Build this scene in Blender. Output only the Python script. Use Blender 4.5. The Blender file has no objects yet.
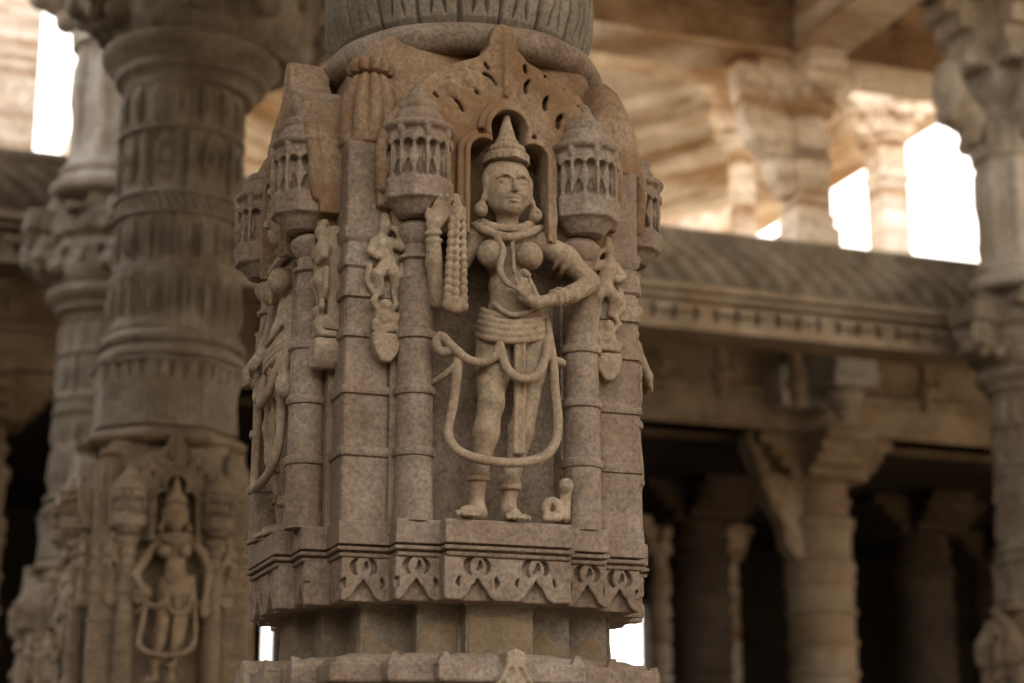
import bpy, bmesh, math, random
import numpy as np
from mathutils import Vector, Matrix

# ------------------------------------------------------------------ camera, sky, sun, exposure
SC = bpy.context.scene
COL = SC.collection
CAM = np.array([0.0, 0.0, 1.6]); FPX = 1900.0; PITCH = math.radians(14.5); TH = math.radians(19.5)
cd = bpy.data.cameras.new('camera'); cam = bpy.data.objects.new('camera', cd); COL.objects.link(cam)
cam.location = CAM; cam.rotation_euler = (math.radians(90) + PITCH, 0, 0)
cd.sensor_width = 36.0; cd.lens = FPX / 1024 * 36; cd.clip_end = 400
cd.dof.use_dof = True; cd.dof.focus_distance = 3.50; cd.dof.aperture_fstop = 3.2
SC.camera = cam
SC.view_settings.view_transform = 'Standard'; SC.view_settings.look = 'None'
SC.view_settings.exposure = 0.0; SC.view_settings.gamma = 1.0; SC.view_settings.use_curve_mapping = False

wd = bpy.data.worlds.new('sky'); SC.world = wd; wd.use_nodes = True
nt = wd.node_tree; nt.nodes.clear()
o_ = nt.nodes.new('ShaderNodeOutputWorld'); b_ = nt.nodes.new('ShaderNodeBackground')
tc = nt.nodes.new('ShaderNodeTexCoord'); sp = nt.nodes.new('ShaderNodeSeparateXYZ'); rp = nt.nodes.new('ShaderNodeValToRGB')
mp = nt.nodes.new('ShaderNodeMapRange'); mp.inputs['From Min'].default_value = -1; mp.inputs['From Max'].default_value = 1
nt.links.new(tc.outputs['Generated'], sp.inputs[0]); nt.links.new(sp.outputs['Z'], mp.inputs['Value'])
nt.links.new(mp.outputs[0], rp.inputs[0]); nt.links.new(rp.outputs[0], b_.inputs[0]); nt.links.new(b_.outputs[0], o_.inputs[0])
e = rp.color_ramp.elements                      # below the horizon: sunlit sandy ground; above: bright hazy sky
e[0].position = 0.0; e[0].color = (0.70, 0.50, 0.30, 1)
e[1].position = 1.0; e[1].color = (0.62, 0.76, 1.0, 1)
for p_, c_ in ((0.49, (0.75, 0.55, 0.34, 1)), (0.51, (1.0, 0.93, 0.82, 1)), (0.66, (1.0, 0.94, 0.86, 1))):
    q = rp.color_ramp.elements.new(p_); q.color = c_
b_.inputs[1].default_value = 4.2
sd = bpy.data.lights.new('sun', 'SUN'); sun = bpy.data.objects.new('sun', sd); COL.objects.link(sun)
sd.energy = 3.0; sd.angle = math.radians(1.0); sd.color = (1.0, 0.87, 0.68)
SUN_FROM = Vector((0.35, 0.62, 0.70)).normalized()       # direction towards the sun: high, beyond the hall
sun.rotation_euler = (-SUN_FROM).to_track_quat('-Z', 'Y').to_euler(); sun.location = (0, 0, 20)

# ------------------------------------------------------------------ materials
def stone(name, c1, c2, c3, scale=1.0, bump=0.25, stain=None, stain_amt=0.0, veins=0.0, rough=0.9, grain=1.0):
    m = bpy.data.materials.new(name); m.use_nodes = True; t = m.node_tree; N = t.nodes; Lk = t.links
    N.clear(); out = N.new('ShaderNodeOutputMaterial'); bs = N.new('ShaderNodeBsdfPrincipled')
    bs.inputs['Roughness'].default_value = rough; bs.inputs['Specular IOR Level'].default_value = 0.25
    Lk.new(bs.outputs[0], out.inputs[0])
    g = N.new('ShaderNodeNewGeometry')
    def noise(sc, det=5, rg=0.6, dist=0.0):
        n = N.new('ShaderNodeTexNoise'); n.inputs['Scale'].default_value = sc * scale; n.inputs['Detail'].default_value = det
        n.inputs['Roughness'].default_value = rg; n.inputs['Distortion'].default_value = dist
        Lk.new(g.outputs['Position'], n.inputs['Vector']); return n
    def ramp(src, stops):
        r = N.new('ShaderNodeValToRGB'); el = r.color_ramp.elements
        el[0].position, el[0].color = stops[0][0], (*stops[0][1], 1)
        el[1].position, el[1].color = stops[-1][0], (*stops[-1][1], 1)
        for p, c in stops[1:-1]:
            k = el.new(p); k.color = (*c, 1)
        Lk.new(src, r.inputs[0]); return r
    def mix(a, b, f=None, fac=0.5, mode='MIX'):
        x = N.new('ShaderNodeMix'); x.data_type = 'RGBA'; x.blend_type = mode; x.inputs[0].default_value = fac
        if f is not None: Lk.new(f, x.inputs[0])
        Lk.new(a, x.inputs[6]); Lk.new(b, x.inputs[7]); return x.outputs[2]
    n1 = noise(3.2, 6, .62, .4)
    base = ramp(n1.outputs['Fac'], [(.32, c1), (.5, c2), (.68, c3)]).outputs[0]
    n2 = noise(120, 3, .7)
    sp1 = ramp(n2.outputs['Fac'], [(.33, (.66, .66, .67)), (.5, (1, 1, 1)), (.67, (1.34, 1.32, 1.28))])
    base = mix(base, sp1.outputs[0], fac=.85 * grain, mode='MULTIPLY')
    n3 = noise(28, 5, .65)
    sp2 = ramp(n3.outputs['Fac'], [(.34, (.76, .74, .72)), (.5, (1, 1, 1)), (.68, (1.20, 1.20, 1.22))])
    base = mix(base, sp2.outputs[0], fac=.7, mode='MULTIPLY')
    if stain:
        n4 = noise(4.3, 4, .55, .6)
        r4 = ramp(n4.outputs['Fac'], [(.50, (0, 0, 0)), (.60, (1, 1, 1))])
        col = N.new('ShaderNodeRGB'); col.outputs[0].default_value = (*stain, 1)
        mm = N.new('ShaderNodeMath'); mm.operation = 'MULTIPLY'; mm.inputs[1].default_value = stain_amt
        Lk.new(r4.outputs[0], mm.inputs[0]); base = mix(base, col.outputs[0], f=mm.outputs[0])
    if veins:
        mpn = N.new('ShaderNodeMapping'); mpn.inputs['Scale'].default_value = (.35, .35, 3.2)
        Lk.new(g.outputs['Position'], mpn.inputs[0])
        nv = N.new('ShaderNodeTexNoise'); nv.inputs['Scale'].default_value = 1.6; nv.inputs['Detail'].default_value = 4
        nv.inputs['Distortion'].default_value = .8; Lk.new(mpn.outputs[0], nv.inputs['Vector'])
        rv = ramp(nv.outputs['Fac'], [(.38, (.62, .47, .33)), (.5, (1, 1, 1)), (.62, (1.2, 1.22, 1.25))])
        base = mix(base, rv.outputs[0], fac=veins, mode='MULTIPLY')
    Lk.new(base, bs.inputs['Base Color'])
    b1 = N.new('ShaderNodeBump'); b1.inputs['Strength'].default_value = bump; b1.inputs['Distance'].default_value = .004
    Lk.new(n3.outputs['Fac'], b1.inputs['Height'])
    b2 = N.new('ShaderNodeBump'); b2.inputs['Strength'].default_value = bump * 1.2; b2.inputs['Distance'].default_value = .0012
    Lk.new(n2.outputs['Fac'], b2.inputs['Height']); Lk.new(b1.outputs[0], b2.inputs['Normal'])
    Lk.new(b2.outputs[0], bs.inputs['Normal'])
    return m

M = {}
M['sand'] = stone('pinkish_brown_sandstone', (.155, .105, .066), (.225, .163, .112), (.30, .238, .178), stain=(.20, .13, .075), stain_amt=.35, bump=.5, grain=1.15)
M['figure'] = stone('worn_tan_sandstone', (.215, .150, .092), (.29, .212, .136), (.365, .282, .190), stain=(.24, .16, .09), stain_amt=.3, grain=1.0, bump=.4)
M['ochre'] = stone('ochre_brown_sandstone', (.17, .10, .052), (.235, .152, .086), (.29, .21, .138), stain=(.175, .09, .036), stain_amt=.75, bump=.4)
M['cement'] = stone('brown_cement_patch', (.145, .098, .052), (.18, .125, .07), (.21, .15, .09), bump=.12, grain=.5)
M['grey'] = stone('weathered_grey_sandstone', (.125, .10, .075), (.19, .152, .108), (.265, .222, .168), stain=(.12, .085, .05), stain_amt=.5)
M['far'] = stone('brown_weathered_stone', (.14, .10, .06), (.215, .16, .105), (.30, .235, .165), scale=.6, stain=(.22, .14, .075), stain_amt=.5)
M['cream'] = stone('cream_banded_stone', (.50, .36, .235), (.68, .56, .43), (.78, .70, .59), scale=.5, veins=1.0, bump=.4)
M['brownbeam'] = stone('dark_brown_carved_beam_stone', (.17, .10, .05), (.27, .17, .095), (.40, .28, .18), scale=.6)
M['dark'] = stone('shade_dark_stone', (.022, .016, .011), (.036, .026, .018), (.055, .041, .03), scale=.5)  # near-black colour puts the unlit aisle's shade into its walls and ceiling
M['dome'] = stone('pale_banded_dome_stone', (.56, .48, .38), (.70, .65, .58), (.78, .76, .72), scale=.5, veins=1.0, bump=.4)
M['sandpale'] = stone('pale_grey_stone', (.22, .18, .14), (.33, .285, .235), (.43, .39, .34), scale=.6, stain=(.2, .14, .09), stain_amt=.4)
M['aisle_shade'] = stone('shade_brown_stone', (.045, .032, .022), (.075, .054, .037), (.11, .084, .06), scale=.5)  # aisle columns: their shade is painted in as a dark brown
M['floor'] = stone('worn_floor_stone', (.11, .085, .06), (.15, .12, .09), (.20, .165, .125), scale=.4)

# ------------------------------------------------------------------ helpers: objects
def link(name, me, mat=None, parent=None):
    o = bpy.data.objects.new(name, me); COL.objects.link(o)
    if mat is not None and me is not None and not me.materials: me.materials.append(mat)
    elif mat is not None and me is not None and me.materials[0] != mat:
        o.material_slots[0].link = 'OBJECT'; o.material_slots[0].material = mat
    if parent is not None: o.parent = parent
    return o
def tag(o, label=None, cat=None, group=None, kind=None):
    if label: o['label'] = label
    if cat: o['category'] = cat; o['kind'] = kind or 'thing'
    if group: o['group'] = group
    if kind: o['kind'] = kind
    return o
def empty(name, loc, rz=0.0):
    o = bpy.data.objects.new(name, None); COL.objects.link(o); o.location = loc; o.rotation_euler = (0, 0, rz); return o
def copy_tree(o, parent=None):
    c = o.copy(); COL.objects.link(c); c.parent = parent
    for ch in list(o.children): copy_tree(ch, c)
    return c
def mesh_np(name, V, F, smooth=True):
    me = bpy.data.meshes.new(name); V = np.asarray(V, np.float32); F = np.asarray(F, np.int32); n = F.shape[1]
    me.vertices.add(len(V)); me.vertices.foreach_set('co', V.ravel())
    me.loops.add(F.size); me.loops.foreach_set('vertex_index', F.ravel())
    me.polygons.add(len(F)); me.polygons.foreach_set('loop_start', np.arange(len(F), dtype=np.int32) * n)
    me.polygons.foreach_set('use_smooth', np.full(len(F), smooth))
    me.update(calc_edges=True); me.validate(); return me

# ------------------------------------------------------------------ helpers: picture -> pillar-local (u right, w out of the face, z up)
RM = np.array([[math.cos(TH), math.sin(TH), 0], [math.sin(TH), -math.cos(TH), 0], [0, 0, 1]])
C0 = np.array([-.123, 3.6, 0.0])
def ray(x, y):
    a = (x - 512) / FPX; v = (341.5 - y) / FPX
    return np.array([a, math.cos(PITCH) - v * math.sin(PITCH), math.sin(PITCH) + v * math.cos(PITCH)])
def G(x, y, w):
    d = RM @ ray(x, y); o = RM @ (CAM - C0); t = (w - o[1]) / d[1]
    return o + t * d
def GG(w, *pts): return [G(x, y, w) for x, y in pts]
def W(x, y, Y): d = ray(x, y); return CAM + d * (Y / d[1])

# ------------------------------------------------------------------ helpers: carved stone as a distance field
class Vol:
    def __init__(s, lo, hi, h):
        s.h = h; s.lo = np.array(lo, float) - 2 * h; n = np.ceil((np.array(hi, float) + 2 * h - s.lo) / h).astype(int) + 1
        s.n = n; s.D = np.full(n, 1.0, np.float32)
        s.ax = [(s.lo[i] + h * np.arange(n[i])).astype(np.float32) for i in range(3)]
    def sl(s, lo, hi, pad):
        i0 = np.clip(np.floor((np.asarray(lo) - pad - s.lo) / s.h).astype(int), 0, s.n)
        i1 = np.clip(np.ceil((np.asarray(hi) + pad - s.lo) / s.h).astype(int) + 1, 0, s.n)
        S = tuple(slice(a, b) for a, b in zip(i0, i1))
        return S, s.ax[0][S[0]][:, None, None], s.ax[1][S[1]][None, :, None], s.ax[2][S[2]][None, None, :]
    def put(s, f, lo, hi, k=0.0, sub=False):
        pad = 4 * s.h + k * 1.5
        S, X, Y, Z = s.sl(lo, hi, pad)
        if 0 in s.D[S].shape: return
        d = np.broadcast_to(f(X, Y, Z), s.D[S].shape); A = s.D[S]
        if sub:
            d = -d
            if k > 0:
                hh = np.maximum(k - np.abs(A - d), 0) / k; s.D[S] = np.maximum(A, d) + hh * hh * k * .25
            else: s.D[S] = np.maximum(A, d)
        else:
            if k > 0:
                hh = np.maximum(k - np.abs(A - d), 0) / k; s.D[S] = np.minimum(A, d) - hh * hh * k * .25
            else: s.D[S] = np.minimum(A, d)
    def cap(s, a, b, ra, rb=None, k=0.0, sub=False):
        rb = ra if rb is None else rb; a = np.asarray(a, float); b = np.asarray(b, float); r = max(ra, rb)
        ab = b - a; L2 = max(float(ab @ ab), 1e-12)
        def f(X, Y, Z):
            px, py, pz = X - a[0], Y - a[1], Z - a[2]
            t = np.clip((px * ab[0] + py * ab[1] + pz * ab[2]) / L2, 0, 1)
            return np.sqrt((px - t * ab[0]) ** 2 + (py - t * ab[1]) ** 2 + (pz - t * ab[2]) ** 2) - (ra + (rb - ra) * t)
        s.put(f, np.minimum(a, b) - r, np.maximum(a, b) + r, k, sub)
    def chain(s, pts, rs, k=0.0, sub=False):
        if not hasattr(rs, '__len__'): rs = [rs] * len(pts)
        for i in range(len(pts) - 1): s.cap(pts[i], pts[i + 1], rs[i], rs[i + 1], k, sub)
    def ell(s, c, r, k=0.0, sub=False, rot=0.0, tilt=0.0):
        c = np.asarray(c, float); r = np.asarray(r, float); ca, sa = math.cos(rot), math.sin(rot); ct, st = math.cos(tilt), math.sin(tilt)
        R = float(r.max())
        def f(X, Y, Z):
            x, y, z = X - c[0], Y - c[1], Z - c[2]
            x, z = x * ca + z * sa, -x * sa + z * ca
            y, z = y * ct + z * st, -y * st + z * ct
            k0 = np.sqrt((x / r[0]) ** 2 + (y / r[1]) ** 2 + (z / r[2]) ** 2)
            k1 = np.sqrt((x / r[0] ** 2) ** 2 + (y / r[1] ** 2) ** 2 + (z / r[2] ** 2) ** 2) + 1e-6
            return k0 * (k0 - 1) / k1
        s.put(f, c - R, c + R, k, sub)
    def box(s, lo, hi, r=0.0, k=0.0, sub=False):
        lo = np.asarray(lo, float); hi = np.asarray(hi, float); c = (lo + hi) / 2; e = (hi - lo) / 2 - r
        def f(X, Y, Z):
            x, y, z = np.abs(X - c[0]) - e[0], np.abs(Y - c[1]) - e[1], np.abs(Z - c[2]) - e[2]
            return np.sqrt(np.maximum(x, 0) ** 2 + np.maximum(y, 0) ** 2 + np.maximum(z, 0) ** 2) + np.minimum(np.maximum(x, np.maximum(y, z)), 0) - r
        s.put(f, lo, hi, k, sub)
    def poly(s, P, w0, w1, r=0.0, k=0.0, sub=False, wf=None):
        """outline P in (u,z), pushed through w0..w1; wf(u,z) optionally shifts the front"""
        P = np.asarray(P, float); r_ = r
        def f(X, Y, Z):
            x = X[:, 0, 0][:, None]; z = Z[0, 0, :][None, :]
            d = np.full((x.shape[0], z.shape[1]), 1e9); sg = np.ones_like(d); n = len(P)
            for i in range(n):
                a, b = P[i], P[i - 1]; ex, ez = b - a; wx, wz = x - a[0], z - a[1]
                t = np.clip((wx * ex + wz * ez) / (ex * ex + ez * ez + 1e-12), 0, 1)
                d = np.minimum(d, (wx - ex * t) ** 2 + (wz - ez * t) ** 2)
                c1 = z >= a[1]; c2 = z < b[1]; c3 = ex * wz > ez * wx
                fl = (c1 & c2 & c3) | (~c1 & ~c2 & ~c3); sg = np.where(fl, -sg, sg)
            d2 = (sg * np.sqrt(d))[:, None, :] + r_
            off = 0 if wf is None else wf(x, z)[:, None, :]
            dw = np.maximum(w0 - Y, Y - (w1 + off)) + r_
            return np.sqrt(np.maximum(d2, 0) ** 2 + np.maximum(dw, 0) ** 2) + np.minimum(np.maximum(d2, dw), 0) - r_
        s.put(f, (P[:, 0].min(), w0, P[:, 1].min()), (P[:, 0].max(), w1 + (0 if wf is None else .05), P[:, 1].max()), k, sub)
    def ring(s, c, axis, r, tube, k=.001, n=18):
        a = np.asarray(axis, float); a = a / np.linalg.norm(a); e1 = np.cross(a, [0.3, .1, .9] if abs(a[2]) < .8 else [1, 0, 0]); e1 /= np.linalg.norm(e1); e2 = np.cross(a, e1)
        s.chain([np.asarray(c) + (e1 * math.cos(t) + e2 * math.sin(t)) * r for t in np.linspace(0, 2 * math.pi, n)], tube, k)
    def lathe(s, c, prof, k=0.0, sub=False, lobes=0, depth=0.0, n=0):
        """vertical turned shape: prof = [(z, r)...] around c=(u,w); n>0 makes an n-gon"""
        zz = np.array([p[0] for p in prof]); rr = np.array([p[1] for p in prof]); R = rr.max()
        def f(X, Y, Z):
            x, y = X - c[0], Y - c[1]
            if n:
                a = np.arctan2(y, x); q = 2 * math.pi / n; am = (a + q / 2) % q - q / 2
                rad = np.sqrt(x * x + y * y) * np.cos(am)
            else: rad = np.sqrt(x * x + y * y)
            if lobes: rad = rad + depth * (1 - np.abs(np.cos(np.arctan2(y, x) * lobes / 2)))
            rz = np.interp(Z[0, 0, :], zz, rr)[None, None, :]
            return np.maximum(rad - rz, np.maximum(zz[0] - Z, Z - zz[-1])) * .85
        s.put(f, (c[0] - R, c[1] - R, zz[0]), (c[0] + R, c[1] + R, zz[-1]), k, sub)
    def clip(s, f):
        X, Y, Z = s.ax[0][:, None, None], s.ax[1][None, :, None], s.ax[2][None, None, :]
        s.D = np.maximum(s.D, f(X, Y, Z))
    def rough(s, amp, cell, seed=1):
        """slow worn unevenness"""
        rng = np.random.default_rng(seed); m = [max(2, int(math.ceil(n * s.h / cell)) + 2) for n in s.n]
        g = rng.standard_normal(m).astype(np.float32)
        for i in range(3):
            t = np.arange(s.n[i]) * s.h / cell; a = np.minimum(t.astype(int), m[i] - 2); fr = t - a; fr = fr * fr * (3 - 2 * fr)
            sh = [1, 1, 1]; sh[i] = -1; fr = fr.reshape(sh).astype(np.float32)
            g = np.take(g, a, axis=i) * (1 - fr) + np.take(g, a + 1, axis=i) * fr
        s.D += amp * g[:s.n[0], :s.n[1], :s.n[2]]
    def soften(s, times=1):
        D = np.clip(s.D, -6 * s.h, 6 * s.h)
        for _ in range(times):
            for i in range(3):
                a = np.moveaxis(D, i, 0); b = a.copy(); b[1:-1] = (a[:-2] + 2 * a[1:-1] + a[2:]) * .25; D = np.moveaxis(b, 0, i)
        s.D = D
    def mesh(s, name, soft=1):
        s.soften(soft)
        D = s.D; D[0] = D[-1] = 1; D[:, 0] = D[:, -1] = 1; D[:, :, 0] = D[:, :, -1] = 1
        ins = D < 0; c = np.zeros(tuple(np.array(D.shape) - 1), np.uint8)
        nx, ny, nz = c.shape
        for i in (0, 1):
            for j in (0, 1):
                for k in (0, 1): c += ins[i:i + nx, j:j + ny, k:k + nz]
        act = (c > 0) & (c < 8); idx = -np.ones(c.shape, np.int32); I = np.argwhere(act); idx[act] = np.arange(len(I))
        acc = np.zeros((len(I), 3)); cnt = np.zeros(len(I))
        cor = [(i, j, k) for i in (0, 1) for j in (0, 1) for k in (0, 1)]
        vals = {q: D[I[:, 0] + q[0], I[:, 1] + q[1], I[:, 2] + q[2]] for q in cor}
        for q in cor:
            for axn in range(3):
                if q[axn] == 0:
                    r = list(q); r[axn] = 1; r = tuple(r); a, b = vals[q], vals[r]; m = (a < 0) != (b < 0)
                    t = a[m] / (a[m] - b[m]); pt = np.tile(np.array(q, float), (m.sum(), 1)); pt[:, axn] += t
                    acc[m] += pt; cnt[m] += 1
        V = (I + acc / np.maximum(cnt, 1)[:, None]) * s.h + s.lo
        F = []
        for axn in range(3):
            a = np.moveaxis(ins, axn, 0); ch = a[:-1] != a[1:]; e = np.argwhere(ch)
            e = e[(e[:, 1] > 0) & (e[:, 2] > 0) & (e[:, 1] < a.shape[1] - 1) & (e[:, 2] < a.shape[2] - 1)]
            ia = np.moveaxis(idx, axn, 0); x, y, z = e.T; inside0 = a[x, y, z]
            q = np.stack([ia[x, y - 1, z - 1], ia[x, y, z - 1], ia[x, y, z], ia[x, y - 1, z]], 1)
            flip = inside0 if axn != 1 else ~inside0
            q[~flip] = q[~flip][:, ::-1]; F.append(q)
        F = np.concatenate(F); F = F[(F >= 0).all(1)]
        V[:, 1] *= -1; F = F[:, ::-1]                  # (u,w,z) -> blender (u,-w,z)
        return mesh_np(name, V, F)

def curve(pts, n=6):
    """smooth curve through points (Catmull-Rom)"""
    P = [np.asarray(p, float) for p in pts]; P = [2 * P[0] - P[1]] + P + [2 * P[-1] - P[-2]]; out = []
    for i in range(1, len(P) - 2):
        for j in range(n):
            t = j / n; a, b, c, d = P[i - 1], P[i], P[i + 1], P[i + 2]
            out.append(.5 * ((2 * b) + (-a + c) * t + (2 * a - 5 * b + 4 * c - d) * t * t + (-a + 3 * b - 3 * c + d) * t ** 3))
    out.append(P[-2]); return out

# ------------------------------------------------------------------ helpers: stacked / turned solids
def lathe_mesh(name, prof, seg=64, disp=None, sub=1, square=0.0, n=0, rot=0.0, smooth=True):
    """prof [(z,r)]; disp(phi,z)->dr; square>0 blends to a rounded square"""
    Z = []; Rr = []
    for (z0, r0), (z1, r1) in zip(prof[:-1], prof[1:]):
        for j in range(sub): t = j / sub; Z.append(z0 + (z1 - z0) * t); Rr.append(r0 + (r1 - r0) * t)
    Z.append(prof[-1][0]); Rr.append(prof[-1][1]); Z = np.array(Z); Rr = np.array(Rr)
    ph = np.arange(seg) * 2 * math.pi / seg + rot; PH, ZZ = np.meshgrid(ph, Z); RR = np.repeat(Rr[:, None], seg, 1)
    if square > 0:
        q = 2 + square * 8; RR = RR / (np.abs(np.cos(PH)) ** q + np.abs(np.sin(PH)) ** q) ** (1 / q)
    if n:
        st = 2 * math.pi / n; am = (PH + st / 2) % st - st / 2; RR = RR / np.cos(am)
    if disp is not None: RR = RR + disp(PH, ZZ)
    V = np.stack([RR * np.cos(PH), RR * np.sin(PH), ZZ], -1).reshape(-1, 3); m = len(Z)
    i = np.arange(m - 1)[:, None] * seg; j = np.arange(seg)[None, :]; jn = (j + 1) % seg
    F = np.stack([i + j, i + jn, i + seg + jn, i + seg + j], -1).reshape(-1, 4)
    V = np.vstack([V, [[0, 0, Z[0]], [0, 0, Z[-1]]]]); b = len(V) - 2; t = len(V) - 1
    jj = np.arange(seg); jq = (jj + 1) % seg
    me = bpy.data.meshes.new(name)
    Fl = [tuple(f) for f in F.tolist()] + [(int(b), int(q), int(p)) for p, q in zip(jj, jq)] + [(int(t), int((m - 1) * seg + p), int((m - 1) * seg + q)) for p, q in zip(jj, jq)]
    me.from_pydata(V.tolist(), [], Fl); me.polygons.foreach_set('use_smooth', [smooth] * len(Fl)); me.update()
    if disp is None and smooth: me.set_sharp_from_angle(angle=math.radians(32))
    return me
def sharp(o, ang=35):
    for f in o.data.polygons: f.use_smooth = True
    try: o.data.set_sharp_from_angle(angle=math.radians(ang))
    except Exception: pass
def bevel(o, w=.003, seg=2):
    m = o.modifiers.new('bevel', 'BEVEL'); m.width = w; m.segments = seg; m.limit_method = 'ANGLE'; m.angle_limit = math.radians(30)
    m.harden_normals = False; return o
# the stepped plan shared by every moulding of the big pillars; quarter list of (u,w) corners of the front right quadrant
PLAN = [(.117, .36), (.117, .33), (.196, .33), (.196, .285), (.285, .285), (.285, .196), (.33, .196), (.33, .117), (.36, .117)]
def plan_pts(off, plan=PLAN):
    q = []
    for i, (u, w) in enumerate(plan): q.append((u + off, w + off))
    pts = []
    for k in range(4):
        a = -k * math.pi / 2
        for (u, w) in q: pts.append((u * math.cos(a) - w * math.sin(a), u * math.sin(a) + w * math.cos(a)))
    return pts                                     # clockwise from above in (u,w)
def stepped(name, prof, plan=PLAN):
    """prof [(z, offset)] -> stepped moulding mesh"""
    bm = bmesh.new(); rings = []
    for z, off in prof:
        rings.append([bm.verts.new((u, -w, z)) for u, w in plan_pts(off, plan)])
    n = len(rings[0])
    for a, b in zip(rings[:-1], rings[1:]):
        for i in range(n): bm.faces.new((a[i], b[i], b[(i + 1) % n], a[(i + 1) % n]))
    bm.faces.new(rings[0]); bm.faces.new(rings[-1][::-1])
    bmesh.ops.recalc_face_normals(bm, faces=bm.faces)
    me = bpy.data.meshes.new(name); bm.to_mesh(me); bm.free(); return me
def ss(a, b, x):
    t = np.clip((x - a) / (b - a), 0, 1); return t * t * (3 - 2 * t)

# ================================================================== CARVED MESHES OF THE BIG PILLARS (built once, shared)
MESH = {}
# ---- goddess figures ------------------------------------------------------------------------------------------------
def build_goddess(tagn, pose):
    B = Vol((-.16, .235, 2.105), (.175, .43, 2.93), .0017)      # the body
    K = .012
    # legs and feet
    hipL, hipR = G(494, 345, .315), G(530, 347, .315)
    kneeL, kneeR = G(491, 402, .335), G(527, 398, .325)
    ankL, ankR = G(478, 482, .312), G(509.5, 488, .312)
    B.chain([hipL, (hipL + kneeL) / 2, kneeL], [.0335, .031, .0215], K)
    B.chain([kneeL, kneeL * .62 + ankL * .38, ankL], [.0215, .0225, .0125], K)
    B.chain([hipR, (hipR + kneeR) / 2, kneeR], [.0350, .032, .0225], K)
    B.chain([kneeR, kneeR * .62 + ankR * .38, ankR], [.0225, .0235, .0125], K)
    for ank, toe, sp_ in ((ankL, G(468, 512, .362), (-.016, .014)), (ankR, G(517, 514, .362), (-.014, .018))):
        heel = np.array([ank[0], .305, 2.137]); ball = np.array([toe[0], .350, 2.135])
        B.cap(ank, heel, .0125, .015, K); B.cap(heel + [0, .008, .004], ball, .014, .0125, K)
        for i in range(5):
            f = i / 4; x0 = ball[0] + sp_[0] * (1 - f) + sp_[1] * f; ln = .016 if i in (1, 2) else .013
            B.cap((x0, .352, 2.134), (x0 + (f - .5) * .006, .352 + ln, 2.128), .0046, .0042, .002)
    # pelvis, belly, chest
    B.ell(G(512, 334, .315), (.060, .040, .036), .02)
    B.ell(G(512, 310, .322), (.044, .036, .034), .02)
    B.ell(G(509, 288, .315), (.0385, .031, .04), .018)
    B.ell(G(508, 258, .312), (.050, .034, .040), .018)
    shL, shR = G(475, 238, .305), G(540, 243, .305)
    B.chain([shL, G(508, 236, .31), shR], [.0185, .022, .0195], .014)
    for bx, by in ((491, 254), (529, 256)): B.ell(G(bx, by, .347), (.0255, .025, .0255), .005)
    B.chain([G(507, 232, .312), G(507, 212, .316)], [.0205, .0185], .008)
    # head with face
    hc = G(507, 183, .325)
    B.ell(hc + [0, -.004, .002], (.0455, .039, .049), 0.006); B.ell(hc + [0, .007, -.026], (.0435, .033, .041), .012)
    B.ell(hc + [0, .025, -.053], (.018, .012, .012), .012)                       # chin
    hf = hc + np.array([0, .0015, -.0115])
    fz = hc[1] + .0375
    for s in (-1, 1):
        B.ell(hf + [s * .0165, .0355, .003], (.0125, .005, .0050), .002, sub=True)
        B.ell(hf + [s * .0165, .0325, .001], (.0108, .0062, .0048), .0015)          # lids
        B.chain(curve([hf + [s * .006, .0385, .0110], hf + [s * .0165, .0380, .0150], hf + [s * .0300, .0300, .0085]], 4), .0022, .003)
        B.ell(hf + [s * .017, .029, -.017], (.0115, .0095, .012), .008)               # cheeks
        B.ell(hc + [s * .0425, .004, -.004], (.0055, .010, .017), .004)               # ears
        B.chain([hc + [s * .0425, .006, -.016], hc + [s * .046, .008, -.038]], .0045, .003)
        B.chain([hc + [s * .046, .006, -.034], hc + [s * .051, .005, -.050]], .006, .003)
        B.ell(hc + [s * .0520, .004, -.058], (.0135, .0145, .0145), .004)           # ear ornaments
        B.ell(hc + [s * .0520, .0195, -.058], (.005, .005, .005), .001, sub=True)
    B.chain([hf + [0, .0385, .008], hf + [0, .0465, -.0145]], [.0032, .0058], .003)
    B.ell(hf + [-.0048, .0425, -.0165], (.0035, .004, .003), .002); B.ell(hf + [.0048, .0425, -.0165], (.0035, .004, .003), .002)
    B.chain(curve([hf + [-.0125, .0345, -.0285], hf + [-.004, .0405, -.0275], hf + [0, .040, -.0285], hf + [.004, .0405, -.0275], hf + [.0125, .0345, -.0285]], 3), .0026, .0015)
    B.chain(curve([hf + [-.009, .0345, -.0345], hf + [0, .0395, -.0355], hf + [.009, .0345, -.0345]], 3), .0030, .0015)
    # arms
    def hand(V, wrist, dirv, side, palm=.017, curl=.0, r=.0043, spread=.0065, L=.024):
        d = np.asarray(dirv, float); d /= np.linalg.norm(d); sd_ = np.asarray(side, float); sd_ -= d * (sd_ @ d); sd_ /= np.linalg.norm(sd_)
        nn = np.cross(d, sd_); V.cap(wrist, wrist + d * .008, .0095, .010, .004)
        for i in range(4):
            o = sd_ * (i - 1.5) * spread; a = wrist + d * palm + o; V.cap(wrist + o * .5, a, .0075, .0056, .004)
            ln = L * (.85, 1.0, .95, .75)[i]; m_ = a + (d + nn * curl * .5 + o * 6) * ln * .55; V.chain([a, m_, m_ + (d * .7 + nn * curl + o * 4) * ln * .5], [r, r * .95, r * .8], .0015)
        t0 = wrist + d * .004 - sd_ * .008; t1 = t0 + (d * .5 - sd_ * .9) * .012; V.chain([t0, t1, t1 + (d * .9 - sd_ * .25) * .012], [.0058, .0050, .0042], .002)
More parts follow.
